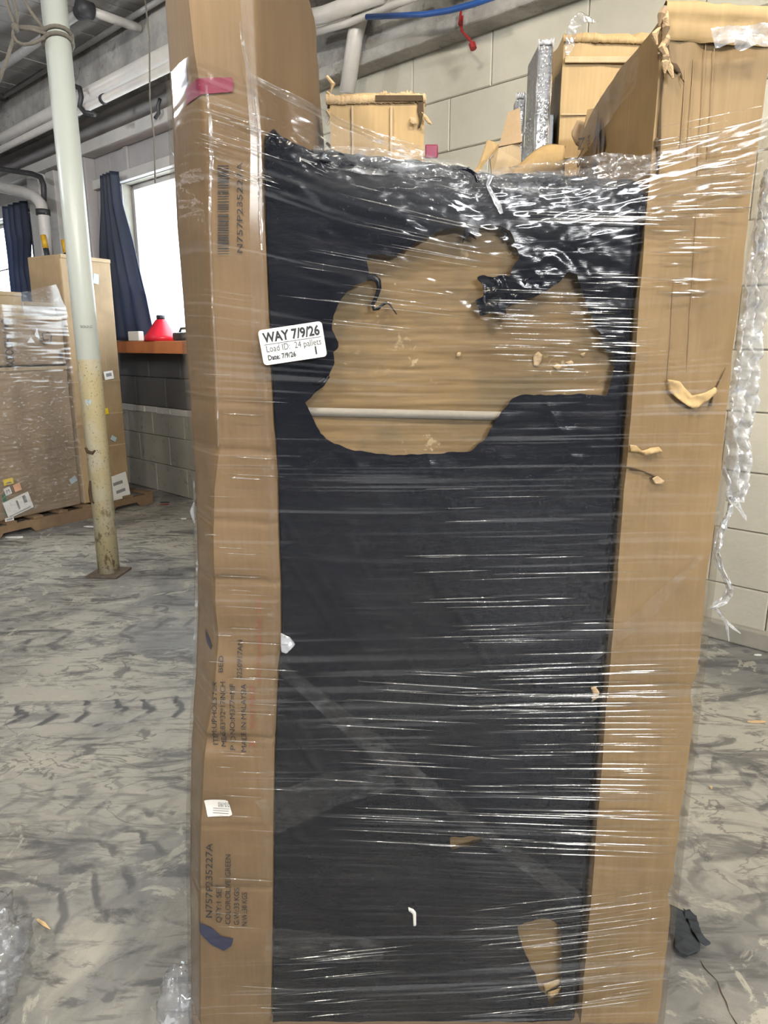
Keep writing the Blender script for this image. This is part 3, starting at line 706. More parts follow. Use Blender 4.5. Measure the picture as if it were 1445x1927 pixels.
# bundle in film behind tall carton
def lump(name, c, r, mat, label, cat, seed, amp=.25, sc=3.0, group=None, nl=36, kind=None):
    th = np.linspace(0.02, math.pi - .02, nl); ph = np.linspace(0, 2 * math.pi, nl * 2 + 1)
    T_, P_ = np.meshgrid(th, ph, indexing='ij'); d = np.stack([np.sin(T_) * np.cos(P_), np.sin(T_) * np.sin(P_), np.cos(T_)], -1)
    def n3(q, s): return (ridged(q[..., 0] * s + 5, q[..., 1] * s + q[..., 2] * s * 1.3, seed) + ridged(q[..., 1] * s - 3, q[..., 2] * s * 1.4 + 7, seed + 5)) * .3
    rr = 1 + amp * n3(d, sc) + amp * .5 * n3(d, sc * 3)
    V = np.array(c) + d * rr[..., None] * np.array(r)
    V[..., 2] = np.maximum(V[..., 2], c[2] - r[2] * .98)
    o = obj(name, V, grid_faces(*T_.shape), M[mat], None, True)
    return tag(o, label, cat, group)
bt = K(1.28, -.60, 1.53)
lump('wrapped_bundle', bt, (.23, .23, .30), 'film_bunch', 'bulging bundle in clear film beside the tall narrow carton', 'bundle', 21, .2, 3)
kcarton('carton', 1.10, 1.40, -.47, -.75, 1.225, 1.70, 'card_light', 'small carton inside the bulging clear bundle', 7)
# prints and stickers
sticker(low, 33, 950, .235, .145, 14, 'white_paper', bars=[(-.1, -.5, .05, .6, 'grey_paper'), (.45, -.1, .7, .8, 'grey_paper'), (-.9, -.85, .8, -.75, 'grey_paper')], name='shipping_label')
sticker(low, 9, 950, .03, .18, 4, 'green_paper', off=.010)
sticker(low, 14, 906, .085, .05, 5, 'yellow_paper', bars=[(-.6, -.7, .5, -.2, 'grey_paper')])
sticker(low, 31, 917, .06, .062, 12, 'pink_paper')
sticker(low, 13, 924, .055, .062, 14, 'white_paper', txt=('M', .045))
sticker(low, 16, 977, .075, .035, 3, 'white_paper', bars=[(-.7, -.3, .7, .3, 'grey_paper')])
sticker(low, 136, 903, .07, .05, 22, 'blue_paper')
sticker(tall, 224, 921, .21, .30, 8, 'white_paper', bars=[(-.6, .35, .45, .55, 'grey_paper'), (-.45, -.2, .55, 0, 'grey_paper'), (-.7, -.8, .1, -.7, 'grey_paper')], name='shipping_label')
sticker(tall, 198, 774, .05, .055, 8, 'yellow_paper')
sticker(tall, 212, 825, .06, .045, -32, 'blue_paper')
sticker(tall, 203, 706, .10, .075, 6, 'white_paper', bars=[(-.6, -.3, .6, .5, 'grey_paper')])
sticker(tall, 179, 525, .055, .085, -8, 'blue_paper', bars=[(-.5, .1, .4, .5, 'white_paper')])
for z in (.62, .92, 1.22): MB().obox(K, (.82, .0015, z), (1.325, .003, z + .012)).build('crease', M['card_in'], tall)
def kpoly(th, name, pts, mat, off):
    V = [K(*(lambda q: (q[0], off, q[1]))(KP(x, y, off))) for x, y in pts]
    return obj(name, V, [tuple(range(len(V)))[::-1]], M[mat], th)
kpoly(upc, 'logo', [(69.5, 616), (65, 629), (68, 634), (75, 638)], 'white_paper', -.025)
kpoly(upc, 'logo', [(58, 634), (51, 645), (66, 645)], 'white_paper', -.025)
kpoly(upc, 'print', [(111, 662), (119, 662), (119, 677), (111, 677)], 'ink_faint', -.025)
sw = [KP(x, y, -.024) for x, y in ((75, 640), (84, 648), (95, 644), (97, 632), (90, 624), (80, 628), (82, 640), (90, 640))]
MB().tube([K(a, -.024, b) for a, b in sw], .006, 6).build('logo_swirl', M['ink_faint'], upc)
lettering('lettering', 'J-54-1-HDOBX', .10, K(KP(1, 590, -.02)[0] + .0, -.022, 1.78), (0, 0, -1), (SE[0], SE[1], 0), M['ink'], upc, width=.40, bold=.001)
# loose film over this stack
tt, zz = np.meshgrid(np.linspace(-.75, .81, 90), np.linspace(.15, 1.86, 200)); 
hh = .03 + .004 * vn(tt * 6, zz * 70, 3) + .006 * vn(tt * 3, zz * 8, 4) + .012 * np.exp(-((tt - .22) / .06) ** 2)
KV = np.concatenate([S0 + SE * tt[..., None] + SN * hh[..., None], zz[..., None]], -1)
o = obj('stretch_film', KV, grid_faces(*tt.shape), M['film_far'], None, True); tag(o, 'clear stretch film round the left background stack', 'film')
ed = [(0, 560), (30, 552), (62, 546), (80, 540), (100, 536), (112, 533)]
V = []
for i, (x, y) in enumerate(ed):
    a, z = KP(x, y, -.05); V.append([K(a, -.05 + .02 * math.sin(i * 2), z), K(a, -.02, z - .10), K(a, .02, max(1.78, z - .28))])
o = obj('loose_film', np.array(V), grid_faces(len(ed), 3), M['film_far'], None, True); tag(o, 'loose film sagging over the top of the left stack', 'film')
tag(MB().obox(K, (-.45, -.2, 1.787), (.03, -.5, 2.0)).build('tool_case', M['blue_paper'], None, bevel=.02), 'pale blue case at the left edge on top of the stack', 'case')

# ------------------------------------------------------------------ main load
Z0 = .127
def xf(x, o, z): return (x, 1.17 - o, z)
pallet(lambda t, o, z: (-.425 + t, 1.24 - o, z), 1.03, 1.10, 'wooden pallet under the big film-wrapped load')

def curve_xz(pts, Y=1.2):
    q = np.array([P(x, y, Y) for x, y in pts]); i = np.argsort(q[:, 2]); return q[i, 2], q[i, 0]
LS = curve_xz([(300, -330), (305, 0), (312, 100), (320, 240), (328, 420), (340, 560), (350, 700), (361, 850), (367, 950), (371, 1050), (367, 1200), (363, 1400), (363, 1600), (363, 1750), (366, 1900), (368, 1960)], 1.285)
LR = curve_xz([(474, -330), (480, 0), (487, 150), (496, 260), (497, 400), (503, 560), (507, 680), (513, 800), (520, 900), (522, 1000), (526, 1100), (527, 1220), (521, 1262), (515, 1400), (513, 1550), (512, 1700), (508, 1960)])
LC = curve_xz([(350, -330), (355, 0), (366, 100), (380, 180), (392, 280), (395, 420), (401, 590), (406, 680), (409, 760), (412, 850), (404, 920), (402, 1000), (404, 1130), (409, 1200), (404, 1300), (386, 1400), (378, 1550), (378, 1960)])
fS = lambda z: np.interp(z, *LS); fR = lambda z: np.interp(z, *LR); fC = lambda z: np.interp(z, *LC)
def left_front(x, z):          # depth of the left carton's front surface
    x = np.asarray(x, float); z = np.asarray(z, float)
    c = fC(z); s = fS(z); r = fR(z)
    k = np.clip((c - x) / np.maximum(c - s, .004), 0, 1)
    w = np.clip((c - s) / .05, .25, 1.2)
    dent = .012 * np.exp(-((z - 1.02) / .06) ** 2) + .014 * np.exp(-((z - .80) / .018) ** 2) + .008 * np.exp(-((z - .66) / .03) ** 2) + .010 * np.exp(-((z - 1.12) / .03) ** 2)
    b = dent * np.clip(1 - np.abs(x - c - .02) / .10, 0, 1) + .002 * vn(x * 18, z * 14, 5)
    for zc, dp in ((1.455, .0022), (1.374, .003), (1.245, .0025), (1.135, .0035), (.815, .004), (.475, .003), (.62, .002)):   # pressed-in folds
        b = b + dp * np.exp(-((z - zc - .006 * vn(x * 20, z * 0, 77)) / .005) ** 2)
    edge = .006 * np.clip(1 - (r - x) / .008, 0, 1)
    return 1.2 + .085 * k ** 1.08 * w + b + edge
lt = thing('tall_carton', (-.3, 1.6, Z0), 'tallest carton standing upright at the left of the load', 'carton')
zs = np.linspace(Z0, 2.27, 430); un = np.concatenate([np.linspace(0, 1, 9)[:-1], np.linspace(1, 2, 22)])
Zg, Ug = np.meshgrid(zs, un, indexing='ij')
Xg = np.where(Ug <= 1, fS(Zg) + (fC(Zg) - fS(Zg)) * Ug, fC(Zg) + (fR(Zg) - fC(Zg)) * (Ug - 1))
Yg = left_front(Xg, Zg)
front = np.stack([Xg, Yg, Zg], -1)
# side (right) and rest of the loop
yb = 2.0; nb = 20
k = np.linspace(0, 1, nb + 1)[1:]
xr = fR(zs)[:, None]; ys = 1.206 + (yb - 1.206) * k[None, :]
xs = xr + .042 * k[None, :] + .004 * vn(zs[:, None] * 5, ys * 6, 8) * np.minimum(1, 6 * k)[None, :]
crush = sstep(2.0, 2.27, zs)[:, None] * sstep(.75, 1, k)[None, :]
side = np.stack([xs - .02 * crush, ys + 0 * xs, np.broadcast_to(zs[:, None], xs.shape) - .03 * crush], -1)
back = np.stack([np.stack([fS(zs) - .01, np.full_like(zs, yb), zs], -1), np.stack([fS(zs) - .006, np.full_like(zs, 1.6), zs], -1), np.stack([fS(zs), np.full_like(zs, 1.31), zs], -1)], 1)
ring = np.concatenate([front, side, back], 1); nr, nc = ring.shape[:2]
ii = np.arange(nr * nc).reshape(nr, nc); jj = np.roll(ii, -1, 1)
Fq = np.stack([ii[:-1], jj[:-1], jj[1:], ii[1:]], -1).reshape(-1, 4)
bd = obj('body', ring, np.ascontiguousarray(Fq), M['card_left'], lt, True)
obj('top_flap', ring[-1], [tuple(range(nc))], M['card_left'], lt)
m_ = bd.modifiers.new('split', 'EDGE_SPLIT'); m_.split_angle = R(50)
# print on the left carton
def lc(off): return lambda x, z: left_front(x, z) - off
def vtext(name, txt, px, py0, py1, hpx, mat, bold=0.0, off=.0022):
    a = P(px, py0); b = P(px, py1); L = b[2] - a[2]; h = abs(P(px + hpx, (py0 + py1) / 2)[0] - P(px, (py0 + py1) / 2)[0]) / .72
    d = (b - a) / np.linalg.norm(b - a)
    return lettering(name, txt, h, a, d, np.array([-d[2], 0, d[0]]), M[mat], lt, bold, width=L, conform=lc(off), depth=.0)
vtext('lettering', 'N757P235227A', 457, 478, 308, 11, 'ink')
vtext('lettering', 'ITEM:UPHOLSTER', 408, 1408, 1284, 10, 'ink')
vtext('lettering', 'BED', 419, 1267, 1238, 9, 'ink')
vtext('lettering', 'MEAS:83*32*17INCH', 424, 1410, 1284, 10, 'ink')
vtext('lettering', 'P O NO:M377=MF', 442, 1414, 1288, 10, 'ink')
vtext('lettering', '0250917AN', 455, 1278, 1208, 10, 'ink')
vtext('lettering', 'MADE IN MALAYSIA', 463, 1416, 1288, 10, 'ink')
vtext('lettering', 'DO NOT PUSH OR', 479, 1372, 1290, 9, 'ink_red')
vtext('lettering', 'OPEN WITH SHARP KNIFE / TOOL', 491, 1284, 1126, 8, 'ink_red')
vtext('mark', 'X', 481, 1408, 1394, 14, 'ink_red')
vtext('lettering', 'N757P235227A', 400, 1726, 1588, 13, 'ink', .0)
vtext('lettering', 'QTY:1 SET', 417, 1735, 1664, 10, 'ink')
vtext('lettering', 'COLOR:OLIVE-GREEN', 434, 1738, 1608, 10, 'ink')
vtext('lettering', 'G.W.:33 KGS', 450, 1740, 1672, 10, 'ink')
vtext('lettering', 'N.W.:30 KGS', 465, 1742, 1680, 10, 'ink')
# barcode: bars stacked up the front
m = MB(); y = 312.0
while y < 478:
    w = rng.choice([1.2, 1.2, 2.4, 3.6]); a = P(410, y); b = P(431, y + w)
    V = []
    for x in (a[0], b[0]):
        for z in (b[2], a[2]): V.append((x, float(left_front(x, z)) - .0022, z))
    m.add([V[0], V[2], V[3], V[1]], [(0, 1, 2, 3)]); y += w + rng.choice([1.4, 2.4, 3.4])
m.build('barcode', M['ink'], lt)
def lpatch(name, pts, mat, off=.002, res=.006):
    q = [P(x, y)[[0, 2]] for x, y in pts]
    def fr(X, Y, H): return np.stack([X, left_front(X, Y) - off, Y], -1)
    return sheet(name, q, fr, res, M[mat], lt)
lpatch('printed_band', [(336, 150), (390, 147), (440, 147), (440, 174), (380, 178), (336, 180)], 'magenta')
lpatch('tape_strip', [(313, 100), (340, 98), (342, 148), (316, 152)], 'navy')
st = lpatch('paper_sticker', [(383, 1507), (428, 1506), (438, 1535), (390, 1538)], 'white_paper', .003)
a = P(431, 1510)
lettering('lettering', '213-1910', .016, (a[0], 1.195, a[2]), (-1, 0, -.02), (.0, 0, -1), M['ink'], lt, .0, width=.022, conform=lc(.0045), depth=0)
for k in range(3):
    b = P(432 - k, 1523 + 4 * k); c2 = P(400, 1524 + 4 * k)
    obj('print', [(c2[0], float(left_front(c2[0], b[2])) - .0042, b[2]), (b[0], float(left_front(b[0], b[2])) - .0042, b[2]), (b[0], float(left_front(b[0], b[2])) - .0042, b[2] + .0012), (c2[0], float(left_front(c2[0], b[2])) - .0042, b[2] + .0012)], [(0, 1, 2, 3)], M['grey_paper'], lt)
lpatch('tape_strip', [(374, 1732), (398, 1742), (418, 1760), (440, 1764), (436, 1778), (422, 1787), (398, 1775), (376, 1752)], 'navy', .003)
lpatch('tape_strip', [(371, 1208), (385, 1218), (391, 1226), (388, 1236), (378, 1230), (371, 1222)], 'navy', .003)
# clear tape up the front right corner, folded edge
m = MB(); zz = np.linspace(.5, 2.26, 60)
V = np.stack([np.stack([fR(zz) - .0035 - w * (.02 + .004 * np.sin(zz * 9)), left_front(fR(zz) - .0035 - w * .02, zz) - .0022 - 0 * zz, zz], -1) for w in (0, 1)], 1)
obj('tape', V, grid_faces(60, 2), M['film_faint'], lt, True)
# worn pale edge board along the corner
V = np.stack([np.stack([fR(zz) - .004 * w + .001, 1.2 + .005 * (1 - w) + .0 * zz - .001, zz], -1) for w in (0, 1)], 1)
# torn fibres along the far edge of its side
for i in range(9):
    z = rng.uniform(1.95, 2.24); p = np.array([float(fR(z)) + .044, 2.0, z]); d = rng.uniform(.02, .06)
    MB().tube([p, p + (rng.uniform(.004, .018), -.004, -d * .5), p + (rng.uniform(-.002, .01), 0, -d)], [.004, .006, .002], 6).build('torn_fibre', M['card_torn'], lt)

# carton behind (centre-left)
def carton(name, x0, x1, y0, y1, z1, mat, label, z0=Z0, bev=.008, cat='carton', crumple=.003, seed=1):
    th = thing(name, ((x0 + x1) / 2, (y0 + y1) / 2, z0), label, cat)
    n = 14; zz = np.linspace(z0, z1, 60); loop = []
    for (a, b) in (((x0, y0), (x1, y0)), ((x1, y0), (x1, y1)), ((x1, y1), (x0, y1)), ((x0, y1), (x0, y0))):
        for k in range(n): loop.append((a[0] + (b[0] - a[0]) * k / n, a[1] + (b[1] - a[1]) * k / n))
    loop = np.array(loop); cx = np.array([(x0 + x1) / 2, (y0 + y1) / 2]); 
    Zz, I = np.meshgrid(zz, np.arange(len(loop)), indexing='ij')
    nz = vn(Zz * 9, I * .35 + seed * 7, seed) * crumple
    d = loop - cx; d = d / np.linalg.norm(d, axis=1)[:, None]
    V = np.concatenate([loop[None] + d[None] * nz[..., None], Zz[..., None]], -1)
    V[-1, :, 2] += .006 * vn(np.arange(len(loop)) * .9, 0, seed + 3)
    nr, nc = Zz.shape; ii = np.arange(nr * nc).reshape(nr, nc); jj = np.roll(ii, -1, 1)
    o = obj('body', V, np.ascontiguousarray(np.stack([ii[:-1], jj[:-1], jj[1:], ii[1:]], -1).reshape(-1, 4)), M[mat], th, True)
    m = o.modifiers.new('split', 'EDGE_SPLIT'); m.split_angle = R(40)
    obj('top_flap', V[-1], [tuple(range(nc))], M[mat], th)
    return th
cbx = carton('carton', -.126, .094, 1.80, 2.22, 2.115, 'card_light', 'torn carton behind the black package next to the tallest carton', seed=4)
# its torn rim, tape band and rips
def ragged(name, p0, p1, h, mat, parent, seed, n=90, thick=.003, jag=.5):
    p0 = np.array(p0, float); p1 = np.array(p1, float); k = np.linspace(0, 1, n); r = np.random.default_rng(seed)
    st = np.repeat(r.uniform(0, 1, n // 6 + 1), 6)[:n]
    base = p0 + (p1 - p0) * k[:, None]; top = base.copy(); top[:, 2] += h * (1 - jag * (.55 * st + .45 * r.uniform(0, 1, n))); top[:, 1] += .003 * vn(k * 9, 3, seed)
    base[:, 2] -= .003 * r.uniform(0, 1, n)
    o = obj(name, np.stack([base, top], 1), grid_faces(n, 2), M[mat], parent); solid(o, thick); return o
ragged('torn_rim', (-.135, 1.797, 2.095), (.096, 1.797, 2.10), .022, 'card_torn', cbx, 3)
ragged('torn_rim', (-.135, 1.84, 2.10), (.100, 1.84, 2.105), .035, 'card_in', cbx, 9)
MB().box((-.02, 1.792, 2.10), (.09, 1.797, 2.112)).build('dark_gap', M['card_dark'], cbx)
def flatpoly(name, pts, Y, mat, parent, t=.0015, bulge=0.0, seed=0):
    q = [P(x, y, Y)[[0, 2]] for x, y in pts]
    def fr(X, Z, H): return np.stack([X, Y - H, Z], -1)
    o = sheet(name, q, fr, .004, M[mat], parent, lambda X, Z: bulge * ridged(X * 40, Z * 40, seed, 2) if bulge else 0 * X)
    solid(o, t); return o
flatpoly('rip', [(788, 180), (796, 182), (797, 212), (792, 235), (787, 248), (789, 225), (785, 208)], 1.795, 'card_dark', cbx)
flatpoly('torn_flake', [(793, 210), (803, 218), (812, 230), (814, 236), (805, 232), (798, 224)], 1.78, 'card_torn', cbx, .002, .0012)
flatpoly('torn_flake', [(771, 220), (782, 222), (784, 238), (778, 232), (774, 238)], 1.79, 'card_torn', cbx, .002, .0012)
m = MB()
for x in (662, 735): 
    a = P(x, 200, 1.797); MB().box((a[0] - .001, 1.793, 1.88), (a[0] + .004, 1.7985, 2.09)).build('crease', M['card_in'], cbx)
tg = flatpoly('shipping_tag', [(800, 272), (824, 272), (824, 298), (800, 298)], 1.74, 'magenta', None, .001); tag(tg, 'small magenta tag above the black package beside the torn carton', 'tag')

# tall carton at the right
rt = thing('tall_carton', (.51, 1.42, Z0), 'tall carton on the right of the load with crushed top corner', 'carton')
X0, X1, Y0, Y1, ZT = .424, .590, 1.203, 1.632, 2.035
zz = np.linspace(Z0, ZT, 130); loop = []; nF, nS = 24, 26
for k in range(nF): loop.append((X0 + (X1 - X0) * k / nF, Y0))
for k in range(nS): loop.append((X1, Y0 + (Y1 - Y0) * k / nS))
for k in range(nF): loop.append((X1 - (X1 - X0) * k / nF, Y1))
for k in range(nS): loop.append((X0, Y1 - (Y1 - Y0) * k / nS))
loop = np.array(loop); Zz, I = np.meshgrid(zz, np.arange(len(loop)), indexing='ij')
nz = .0025 * vn(Zz * 8, I * .3, 31) + .0012 * vn(Zz * 30, I * .5, 33)
cx = np.array([(X0 + X1) / 2, (Y0 + Y1) / 2]); d = loop - cx; d = np.sign(d) * (np.abs(d) > np.array([.08, .21])); 
V = np.concatenate([loop[None] + d[None] * nz[..., None], Zz[..., None]], -1)
# the left side slumps: its top edge dips, the corner is crushed
kx = (loop[:, 0] < X0 + .002); dy = np.clip((loop[:, 1] - Y0) / (Y1 - Y0), 0, 1)
V[..., 2] -= (kx * (.015 * np.sin(dy * math.pi) + .05 * dy ** 4))[None] * sstep(1.7, ZT, Zz)
V[..., 0] -= (kx * .010 * np.sin(dy * math.pi))[None] * sstep(1.6, 1.95, Zz)
# dents right edge
dn = .010 * np.exp(-((Zz - .91) / .03) ** 2) + .006 * np.exp(-((Zz - .45) / .02) ** 2)
V[..., 0] -= dn * (loop[:, 0] > X1 - .002)[None]; V[..., 1] += dn * .6 * ((loop[:, 1] < Y0 + .001) * np.clip((loop[:, 0] - .50) / .09, 0, 1))[None]
nr, nc = Zz.shape; ii = np.arange(nr * nc).reshape(nr, nc); jj = np.roll(ii, -1, 1)
o = obj('body', V, np.ascontiguousarray(np.stack([ii[:-1], jj[:-1], jj[1:], ii[1:]], -1).reshape(-1, 4)), M['card'], rt, True)
m_ = o.modifiers.new('split', 'EDGE_SPLIT'); m_.split_angle = R(40)
obj('top_flap', V[-1], [tuple(range(nc))], M['card'], rt)
# fold roll along the top edge of its front, flap above
kk = np.linspace(0, 1, 30); xx = X0 + (X1 + .02 - X0) * kk
V2 = []
prof = [(-.004, -.034), (-.006, -.030), (-.008, -.012), (-.007, -.004), (-.010, .000), (-.011, .014), (-.006, .019), (.004, .016)]
for r_, (dy_, dz_) in enumerate(prof):
    V2.append(np.stack([xx, Y0 + dy_ + .0012 * vn(xx * 40, r_ * 3.1, 3), ZT + dz_ - .010 * kk + .0016 * vn(xx * 60, r_ * .4, 6)], -1))
obj('fold', np.array(V2), grid_faces(8, 30), M['card_light'], rt)
MB().hexa([(X0 + .06, Y0 + .02, ZT + .012), (X1 + .05, Y0 + .02, ZT - .004), (X1 + .05, Y0 + .3, ZT + .0), (X0 + .06, Y0 + .3, ZT + .02), (X0 + .06, Y0 + .02, ZT + .017), (X1 + .05, Y0 + .02, ZT + .001), (X1 + .05, Y0 + .3, ZT + .006), (X0 + .06, Y0 + .3, ZT + .026)]).build('flap', M['card_dull'], rt)
# torn corner: dark gap with ragged fibre
flatpoly('rip', [(1245, 28), (1256, 22), (1262, 40), (1256, 70), (1262, 118), (1273, 120), (1279, 130), (1290, 160), (1276, 138), (1262, 126), (1251, 128), (1249, 90)], 1.1975, 'card_dark', rt)
for i in range(12):
    y = 14 + i * 9; p = P(1247 + rng.uniform(-4, 8), y, 1.19)
    MB().tube([p, p + (rng.uniform(-.012, .012), rng.uniform(-.01, 0), -.012), p + (rng.uniform(-.01, .012), -.004, -.026)], [.003, .006, .0015], 6).build('torn_fibre', M['card_torn' if i % 3 else 'card_dull'], rt)
MB().tube([P(1247, 125, 1.199), P(1243, 200, 1.199), P(1240, 260, 1.199), P(1238, 330, 1.199)], [.0016, .0012, .003, .0016], 6).build('corner_gap', M['card_dark'], rt)
flatpoly('rip', [(1232, 262), (1239, 255), (1240, 275), (1232, 281)], 1.198, 'card_dark', rt)
# upright creases of the front
for px, y0, y1, w in ((1290, 130, 285, .0009), (1306, 110, 300, .0007), (1345, 90, 300, .0006), (1330, 60, 330, .0007), (1312, 380, 700, .0005), (1268, 520, 720, .0006)):
    a = P(px, y0); b = P(px - (y1 - y0) * .062, y1)
    MB().tube([(a[0], Y0 - .0012, a[2]), ((a[0] + b[0]) / 2 + .001, Y0 - .0012, (a[2] + b[2]) / 2), (b[0], Y0 - .0012, b[2])], w, 5).build('crease', M['card_dull'], rt)
# torn handle flap on the front
def crumpled(name, pts, Y, mat, parent, amp, seed, thick=.002):
    q = [P(x, y, Y)[[0, 2]] for x, y in pts]
    def fr(X, Z, H): return np.stack([X, Y - H, Z], -1)
    o = sheet(name, q, fr, .003, M[mat], parent, lambda X, Z: amp * (1 + ridged(X * 45 + Z * 30, Z * 25, seed, 2)) * .5)
    solid(o, thick); return o
crumpled('torn_flap', [(1254, 714), (1276, 717), (1286, 730), (1300, 744), (1322, 738), (1344, 728), (1347, 735), (1330, 752), (1312, 765), (1300, 768), (1288, 762), (1270, 748), (1258, 736)], 1.199, 'card_light', rt, .008, 5)
MB().tube([P(1337, 764, 1.198), P(1341, 742, 1.197), P(1352, 720, 1.198), P(1365, 692, 1.199)], [.002, .0015, .001, .0005], 6).build('rip', M['card_dark'], rt)
crumpled('torn_flake', [(1184, 836), (1196, 838), (1206, 848), (1222, 842), (1238, 840), (1244, 848), (1226, 852), (1214, 856), (1200, 850), (1186, 850)], 1.199, 'card_light', rt, .006, 8)
MB().tube([P(1172, 878, 1.199), P(1190, 882, 1.199), P(1208, 886, 1.199), P(1230, 896, 1.199), P(1250, 905, 1.199)], [.001, .0025, .0012, .0022, .0012], 6).build('rip', M['card_dark'], rt)
crumpled('torn_flake', [(1226, 900), (1236, 895), (1250, 905), (1243, 911), (1232, 910)], 1.198, 'card_torn', rt, .004, 9)
crumpled('torn_flake', [(1110, 1292), (1118, 1288), (1126, 1300), (1122, 1312), (1112, 1318), (1115, 1304)], 1.199, 'card_torn', rt, .006, 4)
# print on its left side: shipping marks
def stext(txt, py0, y_at, z0, z1, h, mat, bold=0.0):
    lettering('lettering', txt, h, (X0 - .0165, y_at, z0), (0, 0, 1), (0, 1, 0), M[mat], rt, bold, width=(z1 - z0))
stext('HSSW', 0, 1.552, 1.862, 1.968, .07, 'ink')
stext('FSC MIX 14219', 0, 1.512, 1.865, 1.955, .022, 'ink_faint')
em = [[(1.43, 1.86), (1.455, 1.93), (1.48, 1.86), (1.468, 1.85), (1.455, 1.89), (1.442, 1.85)], [(1.44, 1.835), (1.48, 1.80), (1.47, 1.84), (1.45, 1.85)], [(1.40, 1.86), (1.42, 1.90), (1.42, 1.84)]]
for e_ in em:
    obj('emblem', [(X0 - .0165, y + .01, z + .055) for y, z in e_], [tuple(range(len(e_)))], M['navy'], rt)
# glossy tape over its sloping side edge
V = []
for k in np.linspace(0, 1, 24):
    y = Y0 + .05 + (Y1 - Y0 - .08) * k; z = ZT - .015 * math.sin(k * math.pi) - .05 * k ** 4
    V.append([(X0 - .0165 + .002 * math.sin(k * 19), y, z - .075), (X0 - .0175 + .002 * math.cos(k * 23), y, z - .045), (X0 - .0165, y, z - .012)])
obj('tape', np.array(V), grid_faces(24, 3), M['film_faint'], rt, True)
# piece of film caught on its top right
q = [(1330, 56), (1380, 52), (1450, 48), (1455, 90), (1420, 88), (1395, 98), (1370, 86), (1345, 92)]
fo = sheet('film_scrap', [P(x, y, 1.18)[[0, 2]] for x, y in q], lambda X, Z, H: np.stack([X, 1.186 - H, Z], -1), .004, M['film_grey'], rt, lambda X, Z: .008 * (1 + ridged(X * 30, Z * 55, 3)))

# carton behind the right one
ub = carton('carton', .402, .605, 1.76, 2.15, 2.225, 'card_light', 'upper right carton between the grey panels and the crushed tall carton', seed=12, crumple=.004)
MB().box((.405, 1.752, 2.165), (.605, 1.757, 2.178)).build('fold', M['card_in'], ub, bevel=.002)
ragged('torn_rim', (.40, 1.757, 2.21), (.61, 1.757, 2.205), .018, 'card_light', ub, 15, jag=.5)
ragged('torn_rim', (.41, 1.80, 2.225), (.62, 1.80, 2.22), .018, 'card_light', ub, 16, jag=.5)
for z in (2.06, 1.97, 1.90): MB().box((.404, 1.7555, z), (.60, 1.7575, z + .003)).build('crease', M['card_in'], ub)
flatpoly('torn_flap', [(1086, 226), (1104, 232), (1106, 242), (1098, 266), (1092, 278), (1082, 272), (1075, 256), (1075, 248)], 1.66, 'card_dull', ub, .004, .003)
crumpled('film_scrap', [(1064, 62), (1072, 38), (1088, 26), (1110, 34), (1128, 44), (1100, 48), (1082, 58), (1080, 88), (1070, 106), (1060, 110)], 1.745, 'film_bunch', ub, .012, 21, .0006)
# bubble-wrapped grey panels
def panel(x0, x1, y0, y1, z1, label, seed):
    th = thing('insulation_board', ((x0 + x1) / 2, (y0 + y1) / 2, Z0), label, 'panel', 'grey panels in clear wrap')
    MB().box((x0, y0, Z0), (x1, y1, z1)).build('board', M['bubble'], th, bevel=.005)
    n = 30; z = np.linspace(1.7, z1 + .006, n)
    for x in (x0 + .001, x1 - .002):
        V = np.stack([np.stack([x + .002 * vn(z * 50, w, seed) - .002 * w, y0 - .004 - .004 * w + .002 * vn(z * 30, w + 3, seed), z], -1) for w in (0, 1, 2)], 1)
        obj('wrap_seam', V, grid_faces(n, 3), M['film_grey'], th, True)
    ragged('wrap_edge', (x0, y0 - .002, z1 - .002), (x1, y0 - .002, z1 - .001), .012, 'film_grey', th, seed, 30, .0005)
panel(.303, .324, 1.765, 1.81, 2.10, 'shorter thin grey panel in clear wrap at the left of the pair', 2)
panel(.340, .374, 1.73, 1.85, 2.195, 'taller thick grey panel in clear wrap beside the upper right carton', 5)
tag(MB().box((.3765, 1.78, Z0), (.395, 2.1, 2.07)).build('dark_board', M['dark_plastic'], None, bevel=.003), 'dark board edge between the taller grey panel and the upper right carton', 'board')
# small open carton
oc = thing('open_carton', (.29, 1.66, Z0), 'small open carton with bent flaps in front of the grey panels', 'carton')
m = MB(); t_ = .004; xa, xb, ya, yb2, zt = .200, .388, 1.645, 1.725, 1.885
MB().box((xa, ya, Z0), (xb, ya + t_, zt - .02)).build('wall_panel', M['card_light'], oc)
MB().box((xa, yb2, Z0), (.298, yb2 + t_, zt)).build('wall_panel', M['card_in'], oc)
MB().box((xa, ya, Z0), (xa + t_, yb2, zt)).build('wall_panel', M['card_in'], oc)
MB().box((xb - t_, ya, Z0), (xb, yb2, zt)).build('wall_panel', M['card_light'], oc)
def flap(pts, name, mat, thick=.004):
    o = obj(name, [P(x, y, Y) for x, y, Y in pts], [tuple(range(len(pts)))], M[mat], oc); solid(o, thick)
flap([(938, 277, 1.70), (956, 212, 1.74), (978, 204, 1.74), (982, 268, 1.70)], 'flap', 'card_dull')
flap([(890, 326, 1.60), (903, 306, 1.61), (917, 264, 1.64), (938, 270, 1.66), (936, 282, 1.66), (918, 298, 1.63), (902, 322, 1.61)], 'flap', 'card_light')
flap([(922, 300, 1.66), (938, 280, 1.69), (978, 268, 1.71), (980, 305, 1.71), (975, 335, 1.70), (925, 335, 1.66)], 'flap', 'card_in')
kk = np.linspace(0, 1, 16); V = []
